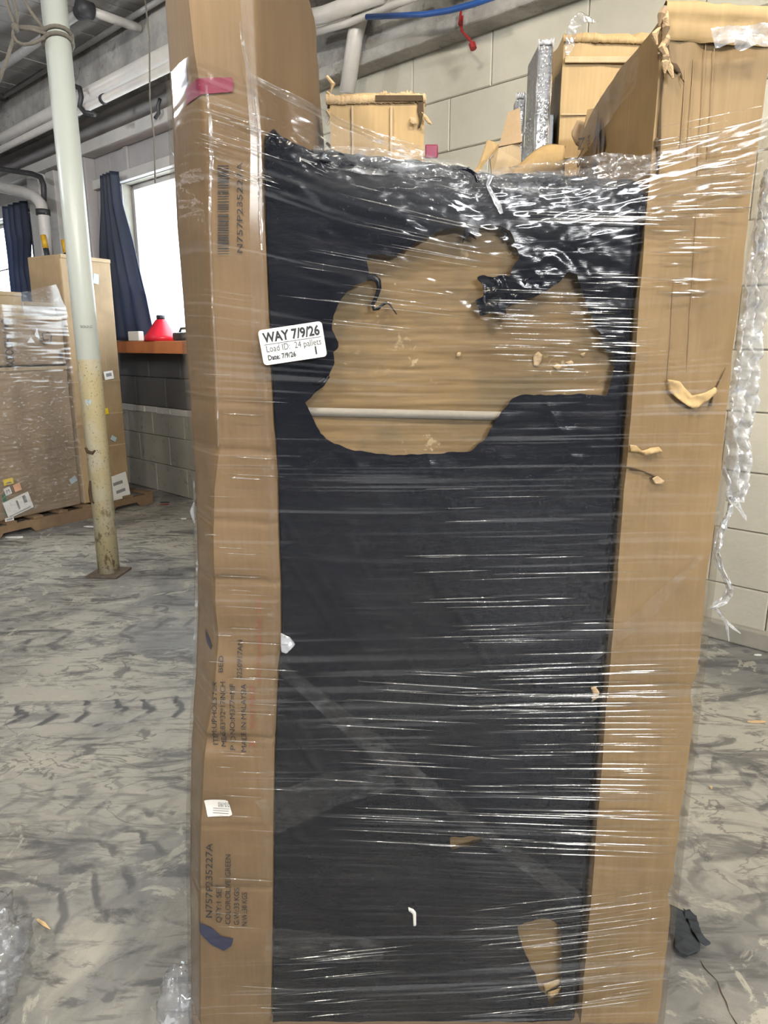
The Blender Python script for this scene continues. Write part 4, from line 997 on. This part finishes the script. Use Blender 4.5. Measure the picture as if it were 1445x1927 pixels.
for k in kk:
    x = 962 + (1062 - 962) * k; yt = 328 - 52 * math.sin(min(1, k * 1.25) * math.pi / 2)
    V.append([P(x, 345, 1.64), P(x, (yt + 345) / 2, 1.625 - .01 * math.sin(k * 3)), P(x, yt, 1.635), P(x + 2, yt - 5 * math.sin(k * math.pi), 1.65)])
o = obj('flap', np.array(V), grid_faces(16, 4), M['card_light'], oc, True); solid(o, .004)

# ------------------------------------------------------------------ black wrapped package
bp = thing('wrapped_package', (.1, 1.4, Z0), 'package in torn black plastic with brown carton showing through', 'package')
TOPL = curve_pts = [(470, 268), (500, 262), (514, 253), (530, 266), (560, 278), (620, 292), (700, 302), (800, 312), (860, 316), (900, 332), (980, 331), (1050, 332), (1150, 340), (1195, 346), (1212, 362), (1225, 372)]
tq = np.array([P(x, y, 1.21) for x, y in TOPL]); fT = lambda x: np.interp(x, tq[:, 0], tq[:, 2])
XR = .4155
# carton inside
zz = np.linspace(Z0, 1.775, 900); n = 30
V = np.array([[(float(fR(z)) + .008 + (XR - .012 - float(fR(z)) - .008) * k, 1.226 + .0012 * math.sin(k * 7 + z * 3), z) for k in np.linspace(0, 1, n)] for z in zz])
V[..., 1] -= .0008 * vn(V[..., 0] * 5, V[..., 2] * 120, 5) + .0004 * vn(V[..., 0] * 9, V[..., 2] * 260, 6) - .0008
obj('carton_front', V, grid_faces(900, n), M['card_x'], bp, True)
MB().box((-.14, 1.236, Z0), (XR - .012, 1.60, 1.76)).build('carton_body', M['card_x'], bp)
# strapping band
V = []
for k in np.linspace(0, 1, 30):
    px = 530 + 640 * k; z = P(px, 774 + 14 * k, 1.22)[2]; x = P(px, 780, 1.222)[0]
    V.append([(x, 1.2225, z - .0075), (x, 1.2225, z + .0075)])
o = obj('strap', np.array(V), grid_faces(30, 2), M['strap'], bp); solid(o, .001)
# pale scuffs with shapes of their own
for pts in ([(1003, 672), (1012, 660), (1020, 668), (1018, 680), (1012, 690), (1004, 688)], [(1040, 690), (1050, 684), (1058, 690), (1050, 698)], [(1062, 682), (1075, 678), (1082, 684), (1072, 690)], [(860, 664), (868, 660), (866, 670), (858, 672)], [(1088, 668), (1102, 662), (1098, 672)]):
    flatpoly('scuff', pts, 1.2245, 'card_in', bp, .0006)
C6 = lambda L: [(480 + x / 1.901, 400 + y / 1.901) for x, y in L]
H1 = C6([(400, 150), (405, 200), (412, 238), (345, 268), (310, 310), (280, 370), (275, 420), (300, 465), (298, 485), (280, 500), (285, 540), (262, 590), (220, 640), (180, 680), (205, 730), (235, 790), (275, 820), (340, 845), (430, 862), (530, 866), (640, 862), (770, 852), (820, 810), (850, 760), (880, 710), (920, 665), (960, 650), (1060, 652), (1170, 648), (1255, 655), (1268, 600), (1282, 550), (1282, 505), (1240, 485), (1235, 440), (1205, 390), (1180, 330), (1160, 270), (1145, 222), (1110, 218), (1090, 245), (1040, 280), (980, 308), (900, 335), (890, 345), (903, 380), (880, 360), (840, 360), (805, 370), (785, 315), (815, 300), (812, 260), (790, 235), (815, 225), (850, 235), (880, 225), (905, 232), (915, 200), (940, 165), (925, 110), (905, 70), (870, 52), (800, 50), (795, 88), (770, 70), (747, 100), (750, 55), (700, 60), (650, 72), (590, 105), (530, 140), (490, 160), (450, 150)])
C7 = lambda L: [(500 + x / 2.064, 1380 + y / 2.064) for x, y in L]
H2 = C7([(975, 745), (1010, 730), (1065, 715), (1110, 720), (1140, 745), (1145, 800), (1148, 850), (1145, 900), (1145, 1000), (1140, 1030), (1105, 1060), (1095, 1020), (1060, 990), (1050, 940), (1010, 860), (990, 800)])
H3 = C7([(715, 402), (790, 396), (840, 400), (845, 418), (785, 432), (720, 450)])
def jag(pts, n, a, seed):
    p = np.array(pts, float); out = []; k = 0
    for i in range(len(p)):
        q0 = p[i]; q1 = p[(i + 1) % len(p)]; L = np.hypot(*(q1 - q0)); m_ = max(1, int(L / n)); nn = np.array([-(q1 - q0)[1], (q1 - q0)[0]]) / max(L, 1e-6)
        for j in range(m_):
            out.append(q0 + (q1 - q0) * j / m_ + nn * a * float(vn(np.array(k * .7), np.array(0.), seed)) * (1 if j else .3)); k += 1
    return out
holes = [[P(x, y, 1.214)[[0, 2]] for x, y in jag(h, 6, 1.6, i)] for i, h in enumerate((H1, H2, H3))]
# sheet in (a, b): a across, b up then folded back over the top
def black_fr(X, B, H):
    zt = fT(X); over = np.maximum(B - (zt - .02), 0.0); r = .022
    an = np.clip(over / r, 0, math.pi / 2); ex = np.maximum(over - r * math.pi / 2, 0)
    ny = np.cos(an); nz_ = np.sin(an)
    yb_ = 1.213 + r * (1 - np.cos(an)) + ex - .04 * np.clip(np.minimum(B, zt) - 1.48, 0, .36); zb_ = np.minimum(B, zt - .02) + r * np.sin(an)
    # right edge rolls back
    e = np.maximum(X - (XR - .014), 0); ea = np.clip(e / .016, 0, math.pi / 2); ee = np.maximum(e - .016 * math.pi / 2, 0)
    Xo = np.minimum(X, XR - .014) + .016 * np.sin(ea); yb_ = yb_ + .016 * (1 - np.cos(ea)) + ee
    return np.stack([Xo - 0 * H, yb_ - H * ny, zb_ + H * nz_], -1)
def black_h(X, B):
    zt = fT(X); d = np.clip(zt - B, -1, 3)
    topw = np.exp(-np.maximum(d, 0) / .055) * 1.0
    c1 = ridged(X * 24 + B * 30, B * 18 - X * 10, 41, 3); c2 = ridged(X * 4.2 + B * 7, B * 4 - X * 6, 47, 3)
    cr = .0030 * c1 * topw + .0018 * ridged(X * 34 - B * 40, B * 30 + X * 10, 53, 2) * topw
    hole_side = np.exp(-((X - .30) / .14) ** 2 - ((B - 1.66) / .10) ** 2)
    cr = cr + .0016 * ridged(X * 30 + B * 26, B * 24 - X * 12, 61, 3) * hole_side
    lowc = .0012 * c2 + .0011 * np.maximum(ridged(X * 16 + B * 9, B * 2.2 - X * 1.0, 71, 2) - .6, 0) * 2 * sstep(.1, .35, d)
    hor = .0006 * vn(X * 3, B * 150, 81)
    # soft dents in the left mid part
    dg = .0030 * np.maximum(0, np.sin((X * 55 - (B - .9) * -18) + 1.5 * vn(X * 5, B * 5, 91))) ** 3 * np.exp(-((X + .12) / .09) ** 2 - ((B - .86) / .13) ** 2)
    h = .0015 + cr + lowc + hor + dg
    h = np.clip(h, -.004, .017)
    # stay just in front of the carton near the holes
    return h
zl = np.linspace(Z0 - .005, 2.30, 60)
left_b = [(float(fR(min(z, 2.2))) + .0035, z) for z in zl]
outer = left_b + [(XR + .03, 2.30), (XR + .03, Z0 - .005)]
outer = [(x, b) for x, b in outer]
bo = sheet('black_plastic', outer, black_fr, .0042, M['black'], bp, black_h, holes)
# curled torn strand, hanging tatters
MB().tube([P(x, y, 1.209) for x, y in C6([(400, 232), (425, 232), (440, 245), (444, 270), (434, 300), (420, 330), (424, 346), (440, 344), (455, 330), (470, 322), (482, 328), (492, 344), (507, 365)])], [.006, .006, .0055, .004, .0035, .003, .003, .0028, .0026, .0022, .0016, .0012, .0008], 7).build('torn_strand', M['black'], bp, smooth=True)
for pts in ([(770, 60), (772, 80), (790, 95)], [(758, 60), (748, 85), (742, 108)], [(262, 585), (240, 620), (215, 640)], [(250, 590), (225, 612), (205, 615)], [(880, 60), (900, 80), (905, 100)]):
    MB().tube([P(x, y, 1.209) for x, y in C6(pts)], [.0035, .003, .0008], 6).build('torn_strand', M['black'], bp, smooth=True)
# crumpled flap of black plastic that juts into the hole
def bflap(pts, Y, amp, seed):
    q = [P(x, y, Y)[[0, 2]] for x, y in pts]
    return sheet('torn_flap', q, lambda X, Z, H: np.stack([X, Y - H, Z], -1), .003, M['black'], bp, lambda X, Z: amp * (1 + ridged(X * 44 + Z * 30, Z * 40 - X * 16, seed, 3)) * .5)
bflap(C6([(790, 235), (815, 225), (850, 238), (880, 225), (905, 232), (930, 205), (960, 215), (1000, 240), (960, 290), (900, 330), (890, 345), (903, 382), (880, 362), (840, 360), (805, 372), (785, 315), (815, 300), (812, 260)]), 1.212, .010, 3)
bflap([(1160, 352), (1185, 344), (1204, 352), (1212, 372), (1210, 402), (1195, 396), (1175, 378), (1158, 368)], 1.196, .008, 7)
bflap([(505, 262), (515, 251), (545, 266), (575, 282), (610, 290), (640, 300), (600, 312), (550, 306), (512, 300)], 1.200, .006, 9)
bflap([(855, 312), (880, 318), (912, 342), (920, 362), (900, 352), (876, 338)], 1.198, .010, 13)
# brown scrap strips at the lower hole
for pts in ([(1022, 1852), (1052, 1842), (1056, 1850), (1026, 1866)], [(1030, 1868), (1056, 1858), (1056, 1866), (1036, 1878)]):
    flatpoly('torn_flake', pts, 1.221, 'card_light', bp, .001)
flatpoly('white_fleck', [(768, 1707), (778, 1711), (783, 1717), (783, 1742), (778, 1743), (777, 1720), (769, 1714)], 1.199, 'white_paper', bp, .0006)
crumpled('film_scrap', [(528, 1190), (545, 1198), (556, 1212), (540, 1228), (530, 1225)], 1.196, 'film_grey', bp, .006, 4, .0005)

# ------------------------------------------------------------------ stretch film round the load
sf = thing('stretch_film', (.1, 1.2, .1), 'clear stretch film wrapped round the big load in shiny streaks', 'film')
ft = np.array([P(x, y, 1.19) for x, y in ((300, 92), (345, 96), (380, 112), (430, 132), (480, 152), (550, 186), (620, 222), (690, 252), (760, 274), (830, 296), (900, 318), (1000, 322), (1090, 318), (1150, 306), (1200, 296), (1290, 272), (1370, 246), (1442, 222), (1460, 218))])
fTop = lambda x: np.interp(x, ft[:, 0], ft[:, 2])
NR = 1500
nA, nB, nCc, nD = 7, 10, 120, 8
vv = np.linspace(0, 1, NR); zmid = 1.42; zb = .085
colx = np.concatenate([np.zeros(nA), np.linspace(0, 1, nB + 1)[:-1], np.linspace(0, 1, nCc), np.ones(nD)])
def film_z(x, v):
    lo = zb + (zmid - zb) * v / .78
    k = np.clip((v - .78) / .22, 0, 1); hi = zmid + (fTop(x) - zmid) * k
    z = np.where(v < .78, lo, hi)
    w = np.sin(np.clip(v, 0, 1) * math.pi)
    z = z + .030 * (x - .1) * np.exp(-((v - .10) / .10) ** 2) * 1.6 - .045 * (x - .1) * np.exp(-((v - .26) / .07) ** 2) + .022 * (x - .1) * np.exp(-((v - .48) / .09) ** 2)
    return z + w * (.010 * vn(x * 1.7, v * 4, 3) + .004 * vn(x * 4, v * 14, 4))
U_ = np.arange(nA + nB + nCc + nD)[None, :] + 0 * vv[:, None]; Vv = vv[:, None] + 0 * U_
za = zb + (zmid - zb) * np.minimum(vv / .78, 1) + np.maximum(vv - .78, 0) / .22 * .55; za = np.clip(za, .1, 2.2)[:, None]
xs_, xc_ = fS(za) - .006, fC(za)
XL = .599
X = np.zeros_like(U_, float); Y = np.zeros_like(X)
ka = np.linspace(1, 0, nA + 1)[:-1][None, :]
X[:, :nA] = xs_ - .003; Y[:, :nA] = 1.30 + .32 * ka
kb = np.linspace(0, 1, nB + 1)[:-1][None, :]
X[:, nA:nA + nB] = xs_ + (xc_ - xs_) * kb
kc = np.linspace(0, 1, nCc)[None, :]
X[:, nA + nB:nA + nB + nCc] = xc_ + (XL - xc_) * kc
kd = (np.arange(nD) + 1)[None, :] / nD
X[:, nA + nB + nCc:] = XL + .002; Y[:, nA + nB + nCc:] = 1.196 + .40 * kd
Z = film_z(X, Vv)
fr_ = slice(nA, nA + nB + nCc)
lf = left_front(X[:, fr_], Z[:, fr_]) - .0075
Y[:, fr_] = np.where(X[:, fr_] < fC(Z[:, fr_]) + .02, np.minimum(lf, 1.31), 1.1935)
Y[:, nA + nB:nA + nB + 4] = np.minimum(Y[:, nA + nB:nA + nB + 4], 1.1945)
gap = sstep(-.16, -.05, X) * sstep(.44, .36, X)
above = np.clip(Z - 1.79, 0, .3)
Y = Y + gap * above * .35
Y[:, fr_] -= .055 * np.clip(Z[:, fr_] - 1.62, 0, .3) * sstep(-.2, .0, X[:, fr_])
# wrinkles
env = sstep(-.35, .5, vn(X * 2.6, Vv * 11, 5)) * .8 + .2
h = .00030 * vn(X * 4.5, Vv * 520, 11) + .00055 * np.sign(vn(X * 3.2, Vv * 230, 12)) * np.abs(vn(X * 3.2, Vv * 230, 12)) ** 1.4 + .0009 * np.maximum(vn(X * 2.2, Vv * 110, 13), 0) ** 2
dense = np.exp(-((Vv - .28) / .10) ** 2) + .7 * np.exp(-((Vv - .52) / .05) ** 2) + .6 * np.exp(-((Vv - .88) / .06) ** 2)
dense = (.26 + 1.15 * np.exp(-((Vv - .27) / .09) ** 2) * (.25 + .75 * sstep(.02, .26, X)) + .9 * np.exp(-((Z - 1.52) / .10) ** 2) * sstep(.18, .34, X)
         + .6 * np.exp(-((Vv - .93) / .06) ** 2) * (.2 + .8 * sstep(.3, .42, X)) + .6 * np.exp(-((Vv - .05) / .07) ** 2) + .5 * np.exp(-((Vv - .50) / .05) ** 2) * sstep(.1, .3, X))
h = h * env * dense
crm = sstep(.90, .99, Vv) * (.25 + .75 * gap)
h = h + crm * (.0011 * ridged(X * 26 + Z * 40, Z * 12 - X * 5, 21, 3) + .0009 * ridged(X * 22 - Z * 60, Z * 30 + X * 8, 23, 2) + .0007 * vn(X * 8, Vv * 300, 24))
diag = .0014 * np.maximum(ridged(X * 7 + Z * 11, Z * 1.6 - X * 1.1, 25, 2) - .9, 0) + .0012 * np.maximum(ridged(X * 7 - Z * 11, Z * 1.6 + X * 1.1, 27, 2) - .95, 0)
h = np.clip(h + diag, -.003, .02)
Y[:, fr_] -= h[:, fr_]; X[:, :nA] -= h[:, :nA] * 2; X[:, nA + nB + nCc:] += h[:, nA + nB + nCc:]
keep = np.ones((NR - 1, X.shape[1] - 1), bool)
milk = np.maximum(sstep(.45, .8, vn(X * 4, Vv * 600, 61)), .8 * sstep(.5, .85, vn(X * 2.0, Vv * 210, 62))) * (.25 + .75 * sstep(-.3, .4, vn(X * 3, Vv * 8, 63)))
milk = milk * np.clip(.25 + .6 * dense, 0, 1.1) + .5 * sstep(.93, 1.0, Vv) * gap
fsh = obj('film_sheet', np.stack([X, Y, Z], -1), grid_faces(NR, X.shape[1]), M['film'], sf, True)
at = fsh.data.attributes.new('milk', 'FLOAT', 'POINT'); at.data.foreach_set('value', np.ascontiguousarray(milk.ravel(), dtype=np.float32))
# gathered rope-like folds of film
def ribbon(name, pts, widths, Y, mat, parent, seed, amp=.012, nseg=70, nw=14, twist=1.0, sc=30):
    p = np.array([P(x, y, yy) for (x, y), yy in zip(pts, Y if hasattr(Y, '__len__') else [Y] * len(pts))])
    d = np.concatenate([[0], np.cumsum(np.linalg.norm(np.diff(p, axis=0), axis=1))]); k = np.linspace(0, d[-1], nseg)
    c = np.stack([np.interp(k, d, p[:, i]) for i in range(3)], -1)
    for _ in range(3): c[1:-1] = (c[:-2] + 2 * c[1:-1] + c[2:]) / 4
    w = np.interp(k, d, np.array(widths)); tn = np.gradient(c, axis=0); tn /= np.linalg.norm(tn, axis=1)[:, None]
    sd = np.cross(tn, (0, 1.0, 0)); sd /= np.linalg.norm(sd, axis=1)[:, None] + 1e-9; nn = np.cross(sd, tn)
    U = np.linspace(-.5, .5, nw)[None, :]; K_ = k[:, None] + 0 * U
    a = twist * vn(k * 6, 0 * k, seed)[:, None]
    lat = U * w[:, None]; hh = amp * np.minimum(1, w[:, None] / .02) * (ridged(K_ * sc, U * 5 + K_ * 4, seed, 3) + .6 * np.sin(U * 16 + 3 * vn(K_ * 9, U, seed + 2)))
    V = c[:, None] + sd[:, None] * (lat * np.cos(a) - hh * np.sin(a) * .3)[..., None] + nn[:, None] * (lat * np.sin(a) + hh)[..., None] + sd[:, None] * (.25 * amp * vn(K_ * 40, U * 3, seed + 7))[..., None]
    return obj(name, V, grid_faces(nseg, nw), M[mat], parent, True)
ribbon('film_fold', [(590, 292), (700, 303), (800, 312), (870, 318)], [.03, .04, .035, .02], 1.185, 'film_bunch', sf, 3, .006)
ribbon('film_fold', [(900, 330), (960, 336), (1030, 338), (1100, 326), (1180, 316), (1240, 302)], [.02, .04, .05, .055, .05, .03], 1.184, 'film_bunch', sf, 5, .010, 120)
ribbon('film_fold', [(1150, 328), (1165, 296), (1163, 288)], [.035, .02, .008], 1.186, 'film_bunch', sf, 7, .008, 40)
ribbon('film_fold', [(925, 332), (918, 348), (926, 365), (938, 385), (944, 402)], [.010, .008, .008, .010, .006], 1.182, 'film_grey', sf, 9, .003, 50, 8)
ribbon('film_fold', [(470, 145), (560, 190), (640, 232), (720, 262), (800, 286)], [.012, .014, .016, .016, .02], 1.188, 'film_bunch', sf, 12, .004, 120, 8)
ribbon('film_fold', [(452, 40), (460, 100), (476, 180), (486, 260), (490, 360), (494, 470)], [.004, .006, .010, .012, .010, .004], 1.190, 'film_bunch', sf, 14, .003, 120, 6)
ribbon('film_fold', [(500, 1540), (620, 1486), (740, 1466)], [.085, .075, .05], 1.1915, 'film_faint', sf, 17, .0008, 60, 12, .02, 8)
ribbon('film_fold', [(520, 1250), (700, 1400), (900, 1560), (1080, 1690)], [.02, .045, .03, .04], 1.1915, 'film_faint', sf, 18, .0008, 90, 10, .02, 8)
ribbon('film_fold', [(500, 1772), (620, 1786), (720, 1790)], [.07, .075, .05], 1.191, 'film_faint', sf, 19, .0015, 60, 16, .02, 14)
ribbon('film_fold', [(1110, 1245), (1220, 1150), (1322, 1045)], [.01, .03, .008], 1.1915, 'film_faint', sf, 20, .001, 50, 8, .02, 8)
# long streaks where the film is pulled tight
def tight(n, x0, x1, y0, y1, slope, L0, L1, seed):
    r = random.Random(seed); m = MB()
    for _ in range(n):
        L = r.uniform(L0, L1); xa = r.uniform(x0, x1 - L * .5); y = r.uniform(y0, y1); L = max(12, min(L, 1434 - (y - 230) * .1196 - xa)); s_ = slope(xa, y) + r.uniform(-.012, .012)
        q = [P(xa + L * k, y + s_ * L * k, 1.1885) for k in (0, .33, .66, 1)]; w = r.uniform(.0005, .0013)
        m.tube(q, [w * .3, w, w, w * .3], 6, True)
    o = m.build('tight_strands', M['film_strand'], sf, smooth=True); o['kind'] = 'stuff'; return o
tight(95, 840, 1250, 1250, 1610, lambda x, y: -.02 + (y - 1300) * .0002, 90, 330, 1)
tight(75, 900, 1190, 510, 700, lambda x, y: .03, 40, 130, 2)
tight(26, 960, 1210, 395, 420, lambda x, y: .03, 120, 240, 3)
tight(40, 1215, 1420, 240, 400, lambda x, y: -.22 + (y - 240) * .0012, 60, 210, 4)
tight(24, 1225, 1340, 400, 560, lambda x, y: .0, 25, 110, 5)
tight(26, 520, 860, 330, 620, lambda x, y: .26 - (y - 330) * .0006, 60, 260, 6)
tight(26, 760, 1150, 900, 1250, lambda x, y: -.02, 60, 300, 7)
tight(45, 860, 1230, 1690, 1920, lambda x, y: -.10 - (x - 860) * .0002, 60, 300, 8)
tight(14, 510, 700, 1790, 1927, lambda x, y: -.10, 60, 200, 9)
tight(40, 380, 510, 700, 1900, lambda x, y: .05, 20, 120, 10)
tight(34, 370, 500, 180, 330, lambda x, y: .32, 30, 110, 11)
tight(26, 600, 900, 1250, 1600, lambda x, y: .05, 90, 330, 12)
ribbon('film_fold', [(388, 160), (396, 230), (398, 300), (394, 420), (401, 590), (406, 680), (409, 760), (411, 840)], [.003, .006, .007, .003, .003, .004, .004, .002], 1.190, 'film_bunch', sf, 41, .003, 220, 6, .6, 60)  # thin pale ribbon added to draw the glint along the crease
ribbon('film_fold', [(365, 905), (366, 960), (372, 1060), (367, 1200), (362, 1400), (361, 1600), (360, 1760), (362, 1900), (366, 1940)], [.003, .005, .006, .007, .006, .005, .006, .007, .008], 1.30, 'film_bunch', sf, 42, .003, 240, 6, .6, 40)
ribbon('film_fold', [(365, 945), (361, 962), (366, 985)], [.002, .008, .002], 1.30, 'film_grey', sf, 43, .002, 20, 6, .3, 40)
# trailing torn strip hanging off the right edge
tr_ = ribbon('trailing_strip', [(1443, 318), (1438, 400), (1428, 500), (1418, 600), (1404, 700), (1398, 780), (1392, 850), (1388, 905), (1384, 945)], [.012, .02, .030, .045, .058, .050, .046, .044, .030], 1.24, 'film_grey', sf, 31, .012, 200, 22, .35, 34)
ribbon('trailing_strip', [(1380, 935), (1374, 965), (1362, 985), (1352, 1020), (1346, 1040), (1356, 1070), (1368, 1095), (1374, 1112), (1364, 1130), (1345, 1140), (1333, 1146)], [.016, .014, .013, .014, .015, .016, .014, .016, .018, .014, .004], 1.24, 'film_grey', sf, 33, .007, 140, 10, 1.2, 50)
ribbon('trailing_strip', [(1386, 945), (1394, 960), (1402, 972), (1404, 980)], [.012, .006, .008, .002], 1.24, 'film_grey', sf, 35, .004, 40, 7, 1, 50)
ribbon('trailing_strip', [(1344, 1142), (1358, 1158), (1368, 1176), (1372, 1208)], [.007, .008, .006, .001], 1.24, 'film_grey', sf, 36, .003, 50, 7, 1, 50)
ribbon('trailing_strip', [(1366, 1168), (1378, 1180), (1394, 1192)], [.008, .008, .002], 1.24, 'film_grey', sf, 38, .003, 40, 7, 1, 50)

# ------------------------------------------------------------------ load label
la = [P(x, y, 1.184) for x, y in ((485, 622), (605, 604), (613, 676), (497, 688))]
rtv = la[1] - la[0]; LW = np.linalg.norm(rtv); rtv /= LW; upv = la[0] - la[3]; LH = np.linalg.norm(upv); upv = upv - rtv * (upv @ rtv); upv /= np.linalg.norm(upv)
org = la[3] + 0.0
org = la[0] - upv * LH
lb = thing('paper_label', org, 'white load label with black text stuck over the film', 'label')
q = []; rr = .006
for cx_, cy_, a0 in ((LW - rr, rr, -90), (LW - rr, LH - rr, 0), (rr, LH - rr, 90), (rr, rr, 180)):
    for k in range(5): q.append((cx_ + rr * math.cos(R(a0 + k * 22.5)), cy_ + rr * math.sin(R(a0 + k * 22.5))))
nrm_ = np.cross(rtv, upv)
V = [org + rtv * a + upv * b for a, b in q] + [org + rtv * a + upv * b + nrm_ * .0008 for a, b in q]; n = len(q)
obj('card', V, [tuple(range(n, 2 * n)), tuple(range(n - 1, -1, -1))] + [(i, (i + 1) % n, n + (i + 1) % n, n + i) for i in range(n)], M['white_paper'], lb)
def ltext(s_, u, v_, size, width, bold, mat='ink'):
    lettering('lettering', s_, size, org + rtv * LW * u + upv * LH * v_ + nrm_ * .0014, rtv, upv, M[mat], lb, bold, width=LW * width if width else None)
ltext('WAY 7/9/26', .065, .64, .0215, .89, .0007)
ltext('Load ID:  24 pallets', .075, .36, .0150, .86, 0, 'ink_grey')
ltext('Date: 7/9/26', .08, .13, .0115, .44, .00025)
ltext('1', .80, .11, .0180, None, .0004)
V = [org + rtv * LW * a + upv * LH * b + nrm_ * .0012 for a, b in ((.065, .565), (.955, .565), (.955, .58), (.065, .58))]
obj('underline', V, [(0, 1, 2, 3)], M['ink'], lb)

# ------------------------------------------------------------------ floor litter
def rag_poly(pts, name, zb_, seed, amp):
    q = [FL(x, y)[:2] for x, y in pts]
    o = sheet(name, q, lambda X, Y_, H: np.stack([X, Y_, zb_ + np.maximum(H, 0)], -1), .004, M['rag'], rg, lambda X, Y_: amp * (1 + ridged(X * 22 + Y_ * 26, Y_ * 9 - X * 9, seed, 3)) * .14)
    solid(o, .002, 1); return o
rg = thing('plastic_rag', FL(1290, 1760), 'crumpled dark grey plastic rag on the floor right of the load', 'rag')
rag_poly([(1247, 1716), (1256, 1709), (1268, 1711), (1284, 1722), (1294, 1740), (1304, 1760), (1317, 1786), (1316, 1796), (1306, 1801), (1294, 1808), (1277, 1801), (1267, 1788), (1268, 1775), (1258, 1757), (1248, 1741)], 'sheet', .006, 3, .035)
rag_poly([(1283, 1722), (1296, 1719), (1308, 1732), (1312, 1750), (1322, 1776), (1337, 1788), (1326, 1791), (1314, 1784), (1302, 1768), (1294, 1748)], 'sheet_fold', .012, 8, .04)
sp = FL(83, 1742); d = FL(96, 1750) - FL(70, 1731); d /= np.linalg.norm(d)
tag(MB().tube([sp - d * .030 + (0, 0, .005), sp + (0, 0, .006), sp + d * .030 + (0, 0, .004)], [.003, .0055, .0008], 6).build('wood_splinter', M['splinter'], None), 'pale wood splinter on the floor at lower left', 'splinter')
lump('film_wad', FL(-36, 1880) + (0, 0, .10), (.085, .12, .11), 'film_wad', 'crumpled wad of clear film at the lower left corner', 'film', 31, .45, 2.6, 'film wads on the floor')
lump('film_wad', FL(344, 1935) + (0, 0, .075), (.045, .06, .085), 'film_wad', 'small film wad against the bottom left of the load', 'film', 37, .22, 2.5, 'film wads on the floor')
for i, (x, y, a_, b_, mt) in enumerate(((310, 950, .06, .015, 'red_wire'), (310, 946, .05, .02, 'dark_plastic'), (345, 977, .03, .015, 'white_paper'), (170, 992, .06, .03, 'white_paper'), (30, 1012, .09, .03, 'white_paper'), (1425, 1360, .045, .008, 'splinter'), (1337, 1484, .006, .008, 'splinter'), (1425, 1234, .03, .008, 'white_paper'))):
    p = FL(x, y); m = MB(); 
    V = [p + (a_ * math.cos(k * 1.05) * rng.uniform(.6, 1), b_ * math.sin(k * 1.05) * rng.uniform(.6, 1), .002) for k in range(6)]
    V += [v_ + np.array((0, 0, .006)) for v_ in V]
    names = ['red_offcut', 'dark_offcut', 'paper_scrap', 'paper_scrap', 'paper_scrap', 'wood_chip', 'wood_chip', 'paper_scrap']
    labs = ['small red scrap on the floor near the left wall', 'small dark scrap beside the red scrap', 'white flake on the floor just left of the load', 'white paper scrap beside the column foot', 'white paper scrap under the front of the left pallet', 'thin wood chip on the floor at right edge', 'tiny wood chip among the dark smudges right of the load', 'white flake by the foot of the right wall']
    m.add(V, [tuple(range(5, -1, -1)), tuple(range(6, 12))] + [(k, (k + 1) % 6, 6 + (k + 1) % 6, 6 + k) for k in range(6)])
    tag(m.build(names[i], M[mt], None), labs[i], 'scrap')
